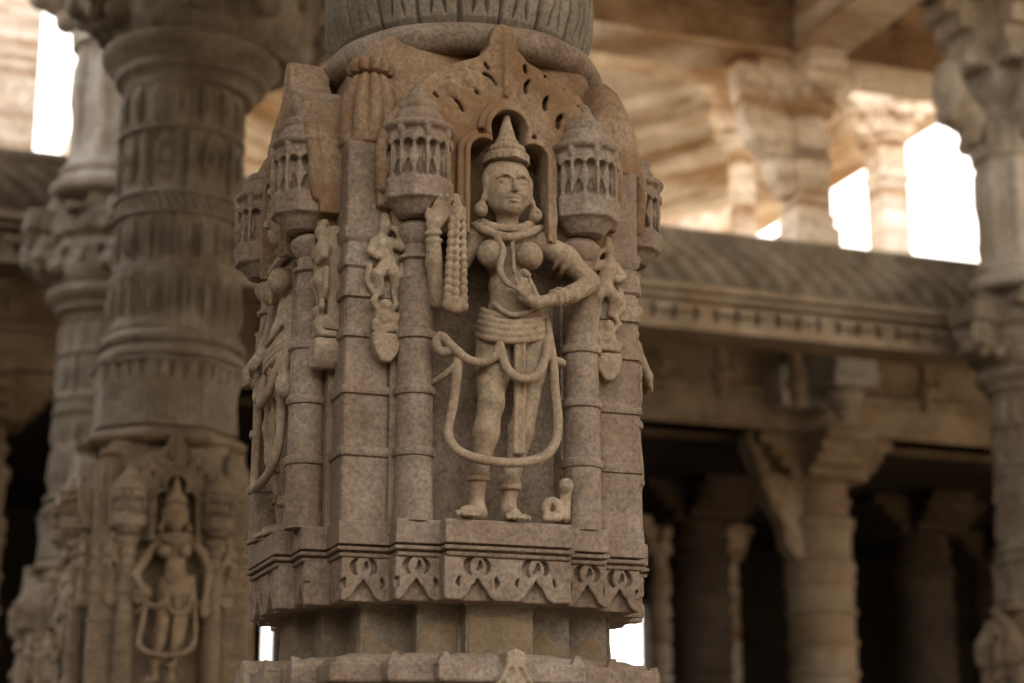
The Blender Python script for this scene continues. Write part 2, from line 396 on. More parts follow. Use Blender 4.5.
    if pose == 'A':
        elL = G(438, 302, .325); wrL = G(433, 226, .352)
        B.chain([shL, G(455, 275, .312), elL], [.0185, .0165, .0145], .01)
        B.chain([elL, G(434, 262, .345), wrL], [.0145, .0150, .0105], .006)
        hand(B, wrL, G(452, 192, .372) - wrL, (.9, .1, -.4), palm=.026, curl=.30, r=.0052, spread=.0085, L=.036)
        for t_ in (.80, .90): B.ring(elL * (1 - t_) + wrL * t_, wrL - elL, .0125, .0045)
        elR = G(592, 284, .335); wrR = G(552, 300, .372)
        B.chain([shR, G(566, 258, .325), elR], [.0205, .0215, .0170], .01)
        B.chain([elR, G(572, 294, .358), wrR], [.0175, .0165, .0110], .006)
        B.chain([wrR, G(536, 303, .378), G(520, 296, .374)], [.011, .011, .0095], .006)
        hk = G(523, 292, .378)
        for i, (tx, ty) in enumerate(((512, 286), (516, 280), (521, 276), (527, 273))):
            B.chain([G(526 - i * 0 + i * 1.5, 297 - i * 1.5, .380), G((tx + 525) / 2 - 1, (ty + 291) / 2, .388), G(tx, ty, .380)], [.0058, .0050, .0040], .0015)
        B.chain([G(537, 299, .38), G(533, 287, .386), G(529, 279, .382)], [.0065, .0052, .0042], .002)
        for t_ in (.80, .92): B.ring(elR * (1 - t_) + wrR * t_, wrR - elR, .0135, .0048)
        for t_ in (.42, .55): B.ring(shR * (1 - t_) + elR * t_, elR - shR, .0215, .0050)
    else:
        elL = G(436, 300, .335); wrL = G(452, 322, .372)
        B.chain([shL, G(452, 268, .32), elL], [.0190, .0175, .0155], .01)
        B.chain([elL, wrL], [.0155, .0105], .006); hand(B, wrL, (.6, .3, -.5), (.6, .0, .7), curl=.5)
        elR = G(575, 300, .320); wrR = G(574, 355, .352)
        B.chain([shR, G(562, 268, .312), elR], [.0200, .0185, .0155], .01)
        B.chain([elR, wrR], [.0155, .0108], .006); hand(B, wrR, (-.05, .2, -1), (1, .2, 0), curl=.7)
        B.ell(G(573, 378, .350), (.020, .020, .026), .003); B.ell(G(573, 364, .352), (.013, .013, .012), .002)
    B.rough(.0007, .02, 3)
    MESH['goddess_body_' + tagn] = B.mesh('goddess_body_' + tagn, 1)
    # crown
    Cn = Vol((-.07, .25, 2.79), (.08, .40, 2.94), .0017); c = (hc[0], hc[1] - .003)
    Cn.lathe(c, [(hc[2] + .016, .0370), (hc[2] + .022, .0410), (hc[2] + .029, .0435), (hc[2] + .048, .0430), (hc[2] + .052, .0400), (hc[2] + .054, .0335), (hc[2] + .056, .0335), (hc[2] + .059, .0365), (hc[2] + .068, .0350), (hc[2] + .071, .0280),
                 (hc[2] + .074, .0235), (hc[2] + .080, .0240), (hc[2] + .084, .0190), (hc[2] + .102, .0140), (hc[2] + .120, .0090), (hc[2] + .132, .0075), (hc[2] + .138, .003)], .002, lobes=22, depth=.0018)
    Cn.ell(hc + [0, .041, .040], (.0085, .006, .012), .002)
    Cn.ring((c[0], c[1], hc[2] + .050), (0, 0, 1), .0405, .0026)
    MESH['crown_' + tagn] = Cn.mesh('crown_' + tagn, 1)
    # necklace and chest scarf
    N_ = Vol((-.10, .28, 2.40), (.10, .42, 2.73), .0016)
    N_.chain(curve([G(474, 225, .312), G(486, 231, .340), G(508, 237, .356), G(528, 233, .344), G(541, 228, .315)], 5), .0070, .004)
    N_.chain(curve([G(480, 221, .318), G(492, 226, .338), G(508, 229, .345), G(522, 227, .338), G(533, 222, .318)], 5), .0062, .004)
    N_.chain(curve([G(512, 238, .352), G(513, 255, .355), G(514, 272, .358)], 4), .0042, .001)
    if pose == 'A':
        N_.chain(curve([G(496, 236, .350), G(503, 250, .372), G(500, 266, .374), G(503, 278, .372), G(511, 285, .372), G(519, 281, .376), G(523, 272, .382), G(528, 275, .390)], 6), .0058, .001)
    N_.chain(curve([G(494, 303, .345), G(503, 311, .357), G(514, 315, .362), G(527, 312, .358), G(538, 305, .348)], 5), .0050, .001)
    MESH['necklace_' + tagn] = N_.mesh('necklace_' + tagn, 1)
    # girdle
    Gd = Vol((-.085, .25, 2.42), (.095, .39, 2.52), .0016)
    for i, (yy, ww, hw) in enumerate(((313, .351, 31), (319, .357, 32.5), (325, .360, 34), (331, .361, 35), (337, .360, 36))):
        Gd.chain(curve([G(513 - hw, yy - 3, .315), G(513 - hw * .7, yy + 1, ww - .010), G(513, yy + 4, ww), G(513 + hw * .7, yy + 1, ww - .010), G(513 + hw, yy - 3, .315)], 6), .0062, .002)
    MESH['girdle_' + tagn] = Gd.mesh('girdle_' + tagn, 1)
    # long looping garland, hip loop and hanging sash
    Ga = Vol((-.16, .26, 2.20), (.12, .40, 2.50), .0016)
    Ga.chain(curve([G(500, 343, .352), G(496, 355, .360), G(484, 362, .362), G(471, 361, .360), (G(459, 353, .358)), G(449, 343, .352), G(441, 336, .345), G(436, 343, .342), G(442, 352, .346), G(453, 350, .352)], 6), .0078, .002)
    Ga.chain(curve([G(458, 350, .352), G(455, 365, .350), G(434 + 8, 377, .335), G(433, 383, .315)], 6), .0058, .002)
    Ga.chain(curve([G(459, 352, .350), G(457, 375, .352), G(453, 405, .352), G(448, 432, .352), G(455, 448, .354), G(472, 457, .360), G(497, 462, .366), G(525, 462, .366), G(546, 455, .360), G(556, 440, .354),
                    G(558, 418, .350), G(555, 390, .348), G(553, 362, .345), G(549, 338, .340), G(546, 322, .330)], 6), .0082, .002)
    Ga.chain(curve([G(500, 345, .358), G(504, 362, .365), G(513, 375, .370), G(526, 379, .370), G(539, 372, .366), G(546, 356, .358), G(547, 341, .348)], 6), .0078, .002)
    Ga.chain([G(546, 357, .345), G(562, 363, .330)], .008, .003)
    for s in (-1, 1): Ga.chain([G(520 + s * 3.5, 340, .358), G(520 + s * 3.5, 400, .350), G(519 + s * 4, 452, .345)], .0048, .001)
    Ga.chain([G(520, 342, .352), G(519.5, 452, .341)], .0075, .002)
    MESH['garland_' + tagn] = Ga.mesh('garland_' + tagn, 1)
    # anklets
    An = Vol((-.09, .25, 2.12), (.04, .37, 2.24), .0016)
    for a, yy in ((ankL, 477), (ankR, 486)):
        q = G(478 if a is ankL else 509.5, yy, .314)
        for dz in (-.004, .005):
            ring = [q + np.array([math.cos(t) * .0165, math.sin(t) * .0165, dz]) for t in np.linspace(0, 2 * math.pi, 17)]
            An.chain(ring, .0048, .001)
    MESH['anklets_' + tagn] = An.mesh('anklets_' + tagn, 1)
    if pose == 'A':
        Wk = Vol((-.15, .30, 2.46), (-.04, .40, 2.72), .0016)
        top = [G(452, 212, .362), G(457.5, 210, .366), G(463, 211, .362)]; bot = [G(447, 305, .362), G(455, 309, .368), G(463.5, 306, .362)]
        for j in range(3):
            n = 13
            for i in range(n):
                t = i / (n - 1); p = top[j] * (1 - t) + bot[j] * t; Wk.ell(p, (.0058 + .0032 * t, .0085, .0088), .002)
        Wk.ell(G(455, 306, .360), (.0225, .014, .014), .006)
        Wk.chain([G(457, 212, .362), G(455, 198, .366)], [.012, .009], .004)
        MESH['whisk_' + tagn] = Wk.mesh('whisk_' + tagn, 1)
build_goddess('a', 'A'); build_goddess('b', 'B')

# ---- niche panel with lobed arch and ogee pediment --------------------------------------------------------------------
def build_panel():
    P_ = Vol((-.245, .235, 2.645), (.245, .365, 3.085), .0019)
    half = [(0, 3.068), (.016, 3.064), (.024, 3.046), (.030, 3.018), (.050, 2.996), (.082, 2.982), (.118, 2.966), (.150, 2.942), (.180, 2.905), (.205, 2.86), (.212, 2.80), (.212, 2.70)]
    out = half + [(-x, z) for x, z in half[::-1][:-1]]
    P_.poly(out, .24, .322, .004)
    P_.poly([(-.205, 2.65), (.205, 2.65), (.205, 2.84), (-.205, 2.84)], .24, .30, .003)
    # raised arch band
    def circ(cx, cz, r, a0, a1, n=14): return [(cx + r * math.cos(math.radians(a)), cz + r * math.sin(math.radians(a))) for a in np.linspace(a0, a1, n)]
    def lobes(g): return [(.079 + g, 2.60)] + [(.079 + g, 2.80)] + circ(.052, 2.800, .027 + g, 0, 128) + circ(.004, 2.852, .0355 + g, -20, 200, 22) + circ(-.044, 2.800, .027 + g, 52, 180) + [(-.071 - g, 2.60)]
    P_.poly(lobes(.022), .26, .337, .005); P_.poly(lobes(.010), .26, .345, .004)
    P_.poly(lobes(0.0), .268, .40, .0, sub=True)
    P_.poly([(-.064, 2.60), (-.064, 2.68), (.071, 2.68), (.071, 2.60)], .25, .40, sub=True)
    # crescents and drops cut through the pediment
    def z1(X, Y): return G(420 + X * .293, Y * .293, .325)
    for a, m_, b, r in (((150, 275), (180, 292), (205, 322), .0030), ((215, 245), (246, 262), (268, 298), .0030), ((98, 325), (130, 342), (152, 380), .0030),
                        ((380, 270), (364, 288), (364, 318), .0036), ((450, 322), (430, 342), (429, 374), .0040), ((500, 388), (478, 402), (474, 436), .0042),
                        ((48, 312), (56, 318), (66, 330), .0032), ((100, 264), (106, 274), (116, 284), .0038), ((168, 228), (172, 238), (178, 246), .0030), ((224, 210), (230, 222), (240, 234), .0028),
                        ((360, 220), (362, 232), (364, 246), .0034), ((430, 255), (428, 266), (432, 276), .0034), ((490, 304), (488, 312), (490, 322), .0034), ((540, 364), (534, 372), (532, 384), .0046)):
        for dw in (.004, -.004, -.012, -.020): P_.chain(curve([z1(*a) + [0, dw, 0], z1(*m_) + [0, dw, 0], z1(*b) + [0, dw, 0]], 4), [r * .8] + [r * 1.35] * 7 + [r * .8], sub=True)
    for sx in (-1, 1):                                            # scalloped scrolls with drilled holes beside the kiosks
        sc_ = [(sx * .150, .318, 2.895), (sx * .185, .318, 2.875), (sx * .212, .316, 2.845), (sx * .226, .314, 2.800), (sx * .226, .310, 2.765), (sx * .222, .305, 2.725)]
        P_.poly([(sx * .14, 2.69), (sx * .232, 2.69), (sx * .236, 2.80), (sx * .222, 2.85), (sx * .19, 2.885), (sx * .14, 2.90)], .24, .303, .004)
        P_.chain(curve(sc_, 5), .013, .004)
        cp = curve(sc_, 3)
        for p in cp[2:-1:2]:
            for dw in (.012, .004, -.004): P_.ell(p + np.array([-sx * .010, dw, -.004]), (.0052, .006, .0072), sub=True)
    # low relief rolls between the cuts
    for cx, cz, r in ((-.10, 2.925, .018), (-.062, 2.948, .018), (.072, 2.955, .018), (.108, 2.935, .019), (.138, 2.902, .019)):
        P_.ell((cx, .318, cz), (r, .010, r), .006)
    P_.chain([(.004, .322, 3.05), (.004, .326, 2.925)], [.004, .006], .006)
    P_.rough(.0008, .025, 5)
    return P_.mesh('niche_panel', 1)
MESH['panel'] = build_panel()

# ---- miniature pierced kiosk -------------------------------------------------------------------------------------------
def build_kiosk():
    Kv = Vol((-.072, -.06, -.03), (.072, .072, .232), .0017)
    Kv.lathe((0, 0), [(-.004, .046), (.000, .0560), (.018, .0570)], n=8)
    Kv.lathe((0, 0), [(.018, .0575), (.034, .0585), (.0345, .055), (.038, .055)], n=8)
    Kv.lathe((0, 0), [(.036, .054), (.102, .055)], n=8); Kv.lathe((0, 0), [(.090, .0585), (.108, .0585)], n=8)
    Kv.lathe((0, 0), [(.108, .055), (.116, .056), (.120, .063), (.126, .066), (.132, .062), (.134, .050)], .002)
    Kv.lathe((0, 0), [(.132, .048), (.146, .047), (.155, .041), (.158, .036)], .002)
    Kv.lathe((0, 0), [(.156, .034), (.160, .0400), (.170, .0400), (.175, .034), (.177, .024)], .001)
    Kv.lathe((0, 0), [(.174, .024), (.184, .020), (.198, .012), (.206, .009), (.212, .003)], .001)
    Kv.lathe((0, 0), [(-.024, .030), (-.014, .040), (-.004, .048), (.0, .050)], .003)
    for f in range(8):
        a = math.pi / 8 + f * math.pi / 4 - math.pi / 8; nx, ny = math.cos(a), math.sin(a); tx, ty = -ny, nx
        if ny < -.3: continue
        for i in (-1, 1):
            for z0, z1, r0, r1 in ((.043, .063, .0118, .0034), (.088, .068, .0118, .0034)):
                for dd in (0, .004):
                    q = np.array([nx * .056 + tx * i * .0105, ny * .056 + ty * i * .0105, 0])
                    Kv.cap(q + [0, 0, z0], q + [0, 0, z1], r0 * .72, r1 * .7, sub=True)
                    q2 = q * .9; Kv.cap(q2 + [0, 0, z0], q2 + [0, 0, z1], r0 * .72, r1 * .7, sub=True)
        p = np.array([nx * .059, ny * .059, 0])
        Kv.cap(p + [0, 0, .036], p + [0, 0, .064], .0022, .0040, .001); Kv.cap(p + [0, 0, .064], p + [0, 0, .102], .0040, .0022, .001)
        Kv.ell(p + [0, 0, .112], (.006, .006, .011), .001)
    Kv.rough(.0006, .02, 7)
    return Kv.mesh('kiosk', 1)
MESH['kiosk'] = build_kiosk()

# ---- small attendant figures on brackets ------------------------------------------------------------------------------
def build_attendant(seed, flip):
    f = -1 if flip else 1; A = Vol((-.045, -.03, -.05), (.05, .06, .275), .0021); K = .006
    def q(x, w, z): return np.array([f * x, w, z])
    A.poly([(-.026, .0), (-.018, -.018), (-.008, -.030), (.008, -.030), (.018, -.018), (.026, .0), (.026, .022), (-.026, .022)], -.02, .030, .003)
    A.box((-.026, -.02, .026), (.026, .026, .036), .002)
    # the crouching carrier below
    A.ell(q(-.004, .012, .052), (.016, .014, .018), K); A.ell(q(-.002, .020, .076), (.010, .010, .011), K)
    A.chain([q(-.012, .016, .048), q(-.022, .022, .040), q(-.018, .018, .032)], .006, K); A.chain([q(.008, .016, .048), q(.022, .020, .056), q(.014, .018, .034)], .006, K)
    A.chain([q(-.012, .014, .064), q(-.024, .018, .080), q(-.016, .016, .096)], .005, K); A.chain([q(.008, .014, .064), q(.022, .016, .078), q(.016, .014, .096)], .005, K)
    # the dancing figure above
    A.chain([q(-.010, .014, .100), q(-.018, .022, .128), q(.000, .012, .150)], [0.0079, 0.0110, 0.0140], K)
    A.chain([q(.018, .014, .104), q(.020, .020, .130), q(.004, .012, .150)], [0.0073, 0.0110, 0.0140], K)
    A.ell(q(.002, .012, .156), (.016, .013, .014), K); A.chain([q(.002, .012, .158), q(-.008, .014, .186)], [0.0146, 0.0183], K)
    A.chain([q(-.010, .014, .196), q(-.006, .016, .212)], [0.0098, 0.0085], K); A.ell(q(-.004, .018, .224), (.0125, .0125, .0150), .004)
    A.ell(q(-.002, .012, .240), (.010, .010, .009), .003)
    A.chain([q(.006, .014, .194), q(.026, .020, .184), q(.022, .024, .210), q(.010, .024, .218)], [0.0092, 0.0073, 0.0067, 0.0055], .003)
    A.chain([q(-.020, .014, .192), q(-.032, .018, .172), q(-.018, .026, .162)], [0.0092, 0.0073, 0.0061], .003)
    A.chain(curve([q(.024, .016, .200), q(.036, .014, .170), q(.028, .016, .135), q(.032, .014, .105), q(.020, .014, .098)], 5), .0050, .002)
    A.chain(curve([q(-.028, .012, .150), q(-.034, .014, .120), q(-.024, .014, .100)], 5), .0055, .002)
    A.box((-.020, -.02, .04), (.020, .006, .235), .004)
    A.rough(.0008, .015, seed)
    return A.mesh('attendant_%d' % seed, 1)
MESH['att_l'] = build_attendant(11, False); MESH['att_r'] = build_attendant(12, True)

# ---- frieze of drooping leaf motifs ------------------------------------------------------------------------------------
def build_frieze(corner):
    Fz = Vol((-.292, .19, 1.975), (.292, .365, 2.062), .0017)
    for u0, u1, w1 in ((-.2775, -.192, .278), (-.194, -.117, .322), (-.116, .116, .352), (.117, .194, .322), (.192, .2775, .278)):
        if abs(u0 + u1) > .42 and not corner: continue
        Fz.box((u0, .192, 1.984), (u1, w1, 2.060), .0025)
    for cu, w in ((-.238, .278), (-.156, .322), (-.056, .352), (.050, .352), (.158, .322), (.238, .278)):
        if abs(cu) > .2 and not corner: continue
        ogee = [(cu - .032, 1.97), (cu - .030, 1.985), (cu - .020, 1.992), (cu - .013, 2.006), (cu - .006, 2.014), (cu, 2.024), (cu + .006, 2.014), (cu + .013, 2.006), (cu + .020, 1.992), (cu + .030, 1.985), (cu + .032, 1.97)]
        Fz.poly(ogee, w - .014, w + .02, sub=True)
        for dw in (.002, -.003, -.008):
            for s in (-1, 1):
                arc = [(cu + s * .0200 * math.cos(t), w + dw, 2.042 + .017 * math.sin(t)) for t in np.radians(np.linspace(-55, 60, 8))]
                Fz.chain(arc, [.0018, .0034, .0044, .005, .005, .0044, .0034, .0018], sub=True)
                Fz.chain([(cu + s * .033, w + dw, 2.022), (cu + s * .0355, w + dw, 2.014), (cu + s * .033, w + dw, 2.006)], [.0030, .0044, .0020], sub=True)
            Fz.chain([(cu + .005, w + dw, 2.050), (cu + .005, w + dw, 2.042), (cu - .002, w + dw, 2.036)], [.0028, .0042, .002], sub=True)
    Fz.rough(.0006, .02, 9)
    return Fz.mesh('frieze', 1)
MESH['frieze'] = build_frieze(True); MESH['frieze_side'] = build_frieze(False)

# ---- little coiled creature at the foot of the niche -------------------------------------------------------------------
def build_creature():
    S = Vol((.05, .27, 2.11), (.14, .37, 2.22), .0020)
    c = G(552, 509, .335)
    ring = [c + np.array([math.cos(t) * .0125, .0, math.sin(t) * .0145]) for t in np.linspace(0, 2 * math.pi, 17)]
    S.chain(ring, .0075, .002)
    S.chain([G(564, 516, .33), G(565, 503, .332), G(566, 489, .338)], [.012, .0095, .011], .004)
    S.ell(G(566, 486, .342), (.0135, .013, .0145), .003)
    S.chain([G(558, 518, .34), G(545, 518, .345)], .007, .003)
    return S.mesh('creature', 1)
MESH['creature'] = build_creature()

# ---- ribbed lotus bulb above the rope ring -----------------------------------------------------------------------------
def bulb_disp(PH, Z):
    n = 20; a = (PH * n / (2 * math.pi)) % 1.0 - .5; g = -.016 * np.exp(-(np.abs(np.abs(a) - .5) / .04) ** 2)
    z = (Z - 3.08) / .30
    for (x0, z0, r) in ((-.22, .26, .11), (.22, .26, .11), (-.20, .58, .12), (.20, .58, .12)):
        rr = np.sqrt((a - x0) ** 2 + ((z - z0) * .9) ** 2); g = g - .012 * np.exp(-((rr - r) / .026) ** 4) * ((a - x0) * (1 if x0 >= 0 else -1) < -.01)
    return g - .012 * np.exp(-((a / .04) ** 2 + ((z - .42) / .05) ** 2)) - .012 * np.exp(-((a / .04) ** 2 + ((z - .78) / .05) ** 2))
MESH['bulb'] = lathe_mesh('lotus_bulb', [(3.075, .20), (3.08, .230), (3.11, .256), (3.16, .272), (3.22, .276), (3.28, .270), (3.33, .256), (3.36, .245), (3.37, .20)], seg=900, sub=18, disp=bulb_disp)
def rope_disp(PH, Z): return .002 * np.sin(PH * 5 + 1) + .0012 * np.sin(PH * 13)
MESH['rope'] = lathe_mesh('rope_ring', [(3.05 + .031 * math.sin(t), .258 + .031 * math.cos(t)) for t in np.linspace(-math.pi / 2 - .9, math.pi / 2 + .9, 22)], seg=160, disp=rope_disp)

# ---- shaft above: carved bands -----------------------------------------------------------------------------------------
def band_figures(PH, Z, z0, z1, n, d=.012):
    a = (PH * n / (2 * math.pi)); c = np.floor(a); a = a - c - .5; z = (Z - z0) / (z1 - z0); h = np.zeros_like(a)
    lean = .08 * np.sin(c * 2.3)
    h = np.maximum(h, np.exp(-((a - lean) / .13) ** 4 - ((z - .45) / .26) ** 4))
    h = np.maximum(h, np.exp(-((a - lean * 1.6) / .11) ** 2 - ((z - .82) / .09) ** 2))
    h = np.maximum(h, .8 * np.exp(-((np.abs(a) - .22) / .06) ** 2 - ((z - .5) / .3) ** 4))
    return d * (h - .6) * ss(0, .06, z) * ss(1, .94, z)
def shaft_disp(PH, Z):
    g = np.zeros_like(PH)
    for z0, z1, n in ((3.50, 3.72, 22), (3.735, 3.95, 16)): g = g + np.where((Z > z0) & (Z < z1), band_figures(PH, Z, z0, z1, n), 0)
    z0, z1 = 3.965, 4.03; m = (Z > z0) & (Z < z1); g = g + np.where(m, -.008 * (np.abs(np.sin(PH * 24 + (Z - z0) * 60)) < .35), 0)
    z0, z1 = 4.05, 4.30                                                            # hanging chain and mask band
    a = (PH * 8 / (2 * math.pi)) % 1 - .5; z = (Z - z0) / (z1 - z0); rr = np.sqrt((a * 1.3) ** 2 + ((z - .55)) ** 2)
    t = .012 * np.exp(-((rr - .30) / .06) ** 2) + .014 * np.exp(-(rr / .13) ** 2) + .012 * (np.abs(np.abs(a) - .5) < .05) - .008
    g = g + np.where((Z > z0) & (Z < z1), t * ss(0, .05, z) * ss(1, .95, z), 0)
    z0, z1 = 4.32, 4.50; a = (PH * 16 / (2 * math.pi)) % 1 - .5; z = (Z - z0) / (z1 - z0)
    t = .012 * np.exp(-(a / .2) ** 4 - ((z - .5) / .38) ** 6) - .009 * np.exp(-(a / .09) ** 2 - ((z - .5) / .18) ** 2) - .006
    return 2.0 * (g + np.where((Z > z0) & (Z < z1), t, 0))
SH = [(3.48, .255), (3.50, .262), (3.72, .262), (3.725, .250), (3.735, .250), (3.74, .257), (3.95, .255), (3.952, .266), (3.963, .266), (3.966, .252), (4.03, .252), (4.032, .262), (4.045, .262), (4.05, .250),
      (4.30, .248), (4.303, .258), (4.318, .258), (4.322, .247), (4.50, .246), (4.505, .25)]
MESH['shaft'] = lathe_mesh('carved_shaft', SH, seg=512, sub=10, disp=shaft_disp)
MESH['neck'] = lathe_mesh('flared_neck', [(4.50, .24), (4.505, .258), (4.53, .262), (4.545, .275), (4.56, .305), (4.575, .312), (4.59, .305), (4.60, .315), (4.625, .345), (4.645, .362), (4.665, .368), (4.685, .360), (4.70, .33)], seg=96, sub=3)
MESH['twin_rings'] = lathe_mesh('twin_rings', [(3.36, .22), (3.365, .262), (3.375, .285), (3.39, .290), (3.405, .285), (3.415, .262), (3.425, .262), (3.435, .280), (3.45, .288), (3.465, .282), (3.475, .262), (3.485, .255)], seg=96, sub=3)

# ---- ribbed bud on the corner pilasters, corner pilaster, colonnette -----------------------------------------------------
def bud_disp(PH, Z): return -.012 * (1 - np.abs(np.cos(PH * 5)) ** .6) * ss(2.815, 2.84, Z)
MESH['bud'] = lathe_mesh('ribbed_bud', [(2.812, .052), (2.818, .060), (2.86, .0605), (2.90, .056), (2.935, .047), (2.958, .036), (2.962, .030), (2.966, .042), (2.980, .046), (2.992, .038), (2.998, .02)], seg=120, sub=4, disp=bud_disp)
MESH['wornbud'] = lathe_mesh('worn_bud', [(2.80, .05), (2.815, .062), (2.86, .062), (2.91, .054), (2.95, .043), (2.99, .028), (3.01, .01)], seg=48, sub=3, square=.3)
PIL = [(2.120, 0.0391), (2.234, 0.0391), (2.236, 0.0428), (2.244, 0.0446), (2.252, 0.0428), (2.254, 0.0385), (2.345, 0.0380), (2.347, 0.0420), (2.354, 0.0438), (2.361, 0.0420), (2.363, 0.0375), (2.448, 0.0370), (2.450, 0.0416), (2.458, 0.0428),
       (2.466, 0.0416), (2.468, 0.0370), (2.520, 0.0370), (2.523, 0.0428), (2.540, 0.0428), (2.545, 0.0399), (2.556, 0.0370), (2.575, 0.0375), (2.580, 0.0424), (2.592, 0.0424), (2.598, 0.0375), (2.625, 0.0370), (2.632, 0.0424), (2.650, 0.0451), (2.655, 0.0399), (2.815, 0.0407)]
MESH['pilaster'] = lathe_mesh('corner_pilaster', PIL, seg=64, square=1.0)
CLN = [(2.120, 0.0314), (2.150, 0.0314), (2.151, 0.0300), (2.233, 0.0300), (2.235, 0.0331), (2.242, 0.0349), (2.249, 0.0331), (2.251, 0.0295), (2.343, 0.0290), (2.345, 0.0326), (2.352, 0.0345), (2.359, 0.0326), (2.361, 0.0285), (2.444, 0.0285), (2.446, 0.0326), (2.453, 0.0345),
       (2.460, 0.0326), (2.462, 0.0285), (2.552, 0.0285), (2.556, 0.0307), (2.560, 0.0240), (2.575, 0.0210), (2.590, 0.0215), (2.594, 0.0280), (2.600, 0.0280), (2.604, 0.0215), (2.620, 0.0210), (2.625, 0.0250), (2.640, 0.0326), (2.650, 0.0339), (2.656, 0.0280), (2.664, 0.0220)]
MESH['colonnette'] = lathe_mesh('colonnette', CLN, seg=48)

def face_rot(k): return (0, 0, k * math.pi / 2)     # k=0 front (-y), 1 = right face, 2 = back, 3 = left
def big_pillar(name, loc, rz, label, fronts=(0, 1, 2, 3), pose={0: 'a', 1: 'b', 2: 'b', 3: 'b'}, mats=None, whole=True):
    mt = dict(sand=M['sand'], figure=M['figure'], ochre=M['ochre'], cement=M['cement'], grey=M['grey']); mt.update(mats or {})
    r = empty(name, loc, rz); tag(r, label, 'pillar', 'carved pillars of the hall')
    # foot of the pillar down to the floor
    o = link('stepped_base', stepped('stepped_base', [(0, .10), (.22, .10), (.24, .06), (.42, .06), (.46, .0), (.95, 0), (.97, .03), (1.02, .03), (1.06, -.02), (1.50, -.02), (1.53, .02), (1.60, .02), (1.62, -.015), (1.80, -.015)]), mt['sand'], r); bevel(o, .004)
    o = link('lip_moulding', stepped('lip_moulding', [(1.795, -.03), (1.838, -.03), (1.8385, .002), (1.844, .004), (1.8445, .014), (1.850, .016), (1.878, .014), (1.8785, .002), (1.889, .0), (1.8895, -.015), (1.897, -.03)]), mt['sand'], r); bevel(o, .004)
    for k in range(4):
        t = []
        for u in (-.21, -.14, -.07, 0, .07, .14, .21):
            ww = .342 if abs(u) < .11 else (.312 if abs(u) < .19 else .268)
            if 'balu' not in MESH:
                bm = bmesh.new(); bmesh.ops.create_cube(bm, size=1, matrix=Matrix.Diagonal((.012, .04, .036, 1))); me = bpy.data.meshes.new('baluster'); bm.to_mesh(me); bm.free(); MESH['balu'] = me
            a_ = k * math.pi / 2; lx, ly = u, -(ww - .02)
            o = link('small_baluster', MESH['balu'], mt['figure'], r); o.location = (lx * math.cos(a_) - ly * math.sin(a_), lx * math.sin(a_) + ly * math.cos(a_), 1.817); o.rotation_euler = face_rot(k)
        for u in (-.205, -.127, .127, .205):                       # upturned horns at the breaks of the lip
            if 'horn' not in MESH:
                bm = bmesh.new(); vs = [bm.verts.new(c_) for c_ in ((-.014, -.012, 0), (.014, -.012, 0), (.014, .014, 0), (-.014, .014, 0), (-.004, -.010, .020), (.004, -.010, .020), (.006, .006, .017), (-.006, .006, .017))]
                for f_ in ((3, 2, 1, 0), (4, 5, 6, 7), (0, 1, 5, 4), (1, 2, 6, 5), (2, 3, 7, 6), (3, 0, 4, 7)): bm.faces.new([vs[i_] for i_ in f_])
                me = bpy.data.meshes.new('corner_horn'); bm.to_mesh(me); bm.free(); MESH['horn'] = me
            a_ = k * math.pi / 2; lx, ly = (u - math.copysign(.008, u)), -((.36 if abs(u) < .15 else .33) + .002)
            o = link('corner_horn', MESH['horn'], mt['sand'], r); o.location = (lx * math.cos(a_) - ly * math.sin(a_), lx * math.sin(a_) + ly * math.cos(a_), 1.874); o.rotation_euler = face_rot(k)
        V = Vol((-.05, .30, 1.79), (.06, .395, 1.915), .0025)                         # little gable on the lip
        V.poly([(-.048, 1.79), (-.044, 1.832), (-.030, 1.846), (-.018, 1.868), (-.016, 1.895), (.0, 1.903), (.018, 1.895), (.020, 1.868), (.032, 1.846), (.046, 1.832), (.050, 1.79)], .30, .388, .003)
        for s in (-1, 1):
            V.chain([(.001 + s * .008, .386, 1.866), (.001 + s * .013, .386, 1.852)], .0042, sub=True); V.chain([(.001 + s * .021, .386, 1.842), (.001 + s * .030, .386, 1.832)], .0045, sub=True)
        if k == 0: MESH.setdefault('gable', V.mesh('gable', 1))
        o = link('carved_gable', MESH['gable'], mt['figure'], r); o.rotation_euler = face_rot(k)
    o = link('recessed_band', stepped('recessed_band', [(1.89, -.055), (1.99, -.055)]), mt['grey'], r); bevel(o, .003)
    for k in range(4):
        o = link('cement_repair', MESH['cement'], mt['cement'], r); o.rotation_euler = face_rot(k)
        o = link('leaf_frieze', MESH['frieze_side' if k % 2 else 'frieze'], mt['sand'], r); o.rotation_euler = face_rot(k)
    o = link('ledge', stepped('ledge', [(2.040, -.03), (2.0585, -.022), (2.059, -.004), (2.065, -.002), (2.066, -.010), (2.069, -.010), (2.070, .001), (2.076, .002), (2.0765, -.012), (2.080, -.012), (2.081, .0), (2.120, .0), (2.122, -.002)]), mt['sand'], r); bevel(o, .004, 3)
    o = link('core', stepped('core', [(1.98, -.05), (2.05, -.05)]), mt['grey'], r)
    cs = [(.120, .257), (.122, .290), (.200, .290), (.200, .262), (.262, .262), (.262, .200), (.290, .200), (.290, .122), (.257, .120)]
    o = link('niche_back', stepped('niche_back', [(2.10, 0), (2.70, 0)], cs), mt['sand'], r)
    # rounded shoulder block behind the pediments
    prof = [(2.64, .262), (2.80, .268), (2.86, .268), (2.92, .260), (2.97, .248), (3.02, .238), (3.06, .23)]
    me = lathe_mesh('shoulder', prof, seg=128, sub=3, square=.45); o = link('shoulder_block', me, mt['ochre'], r)
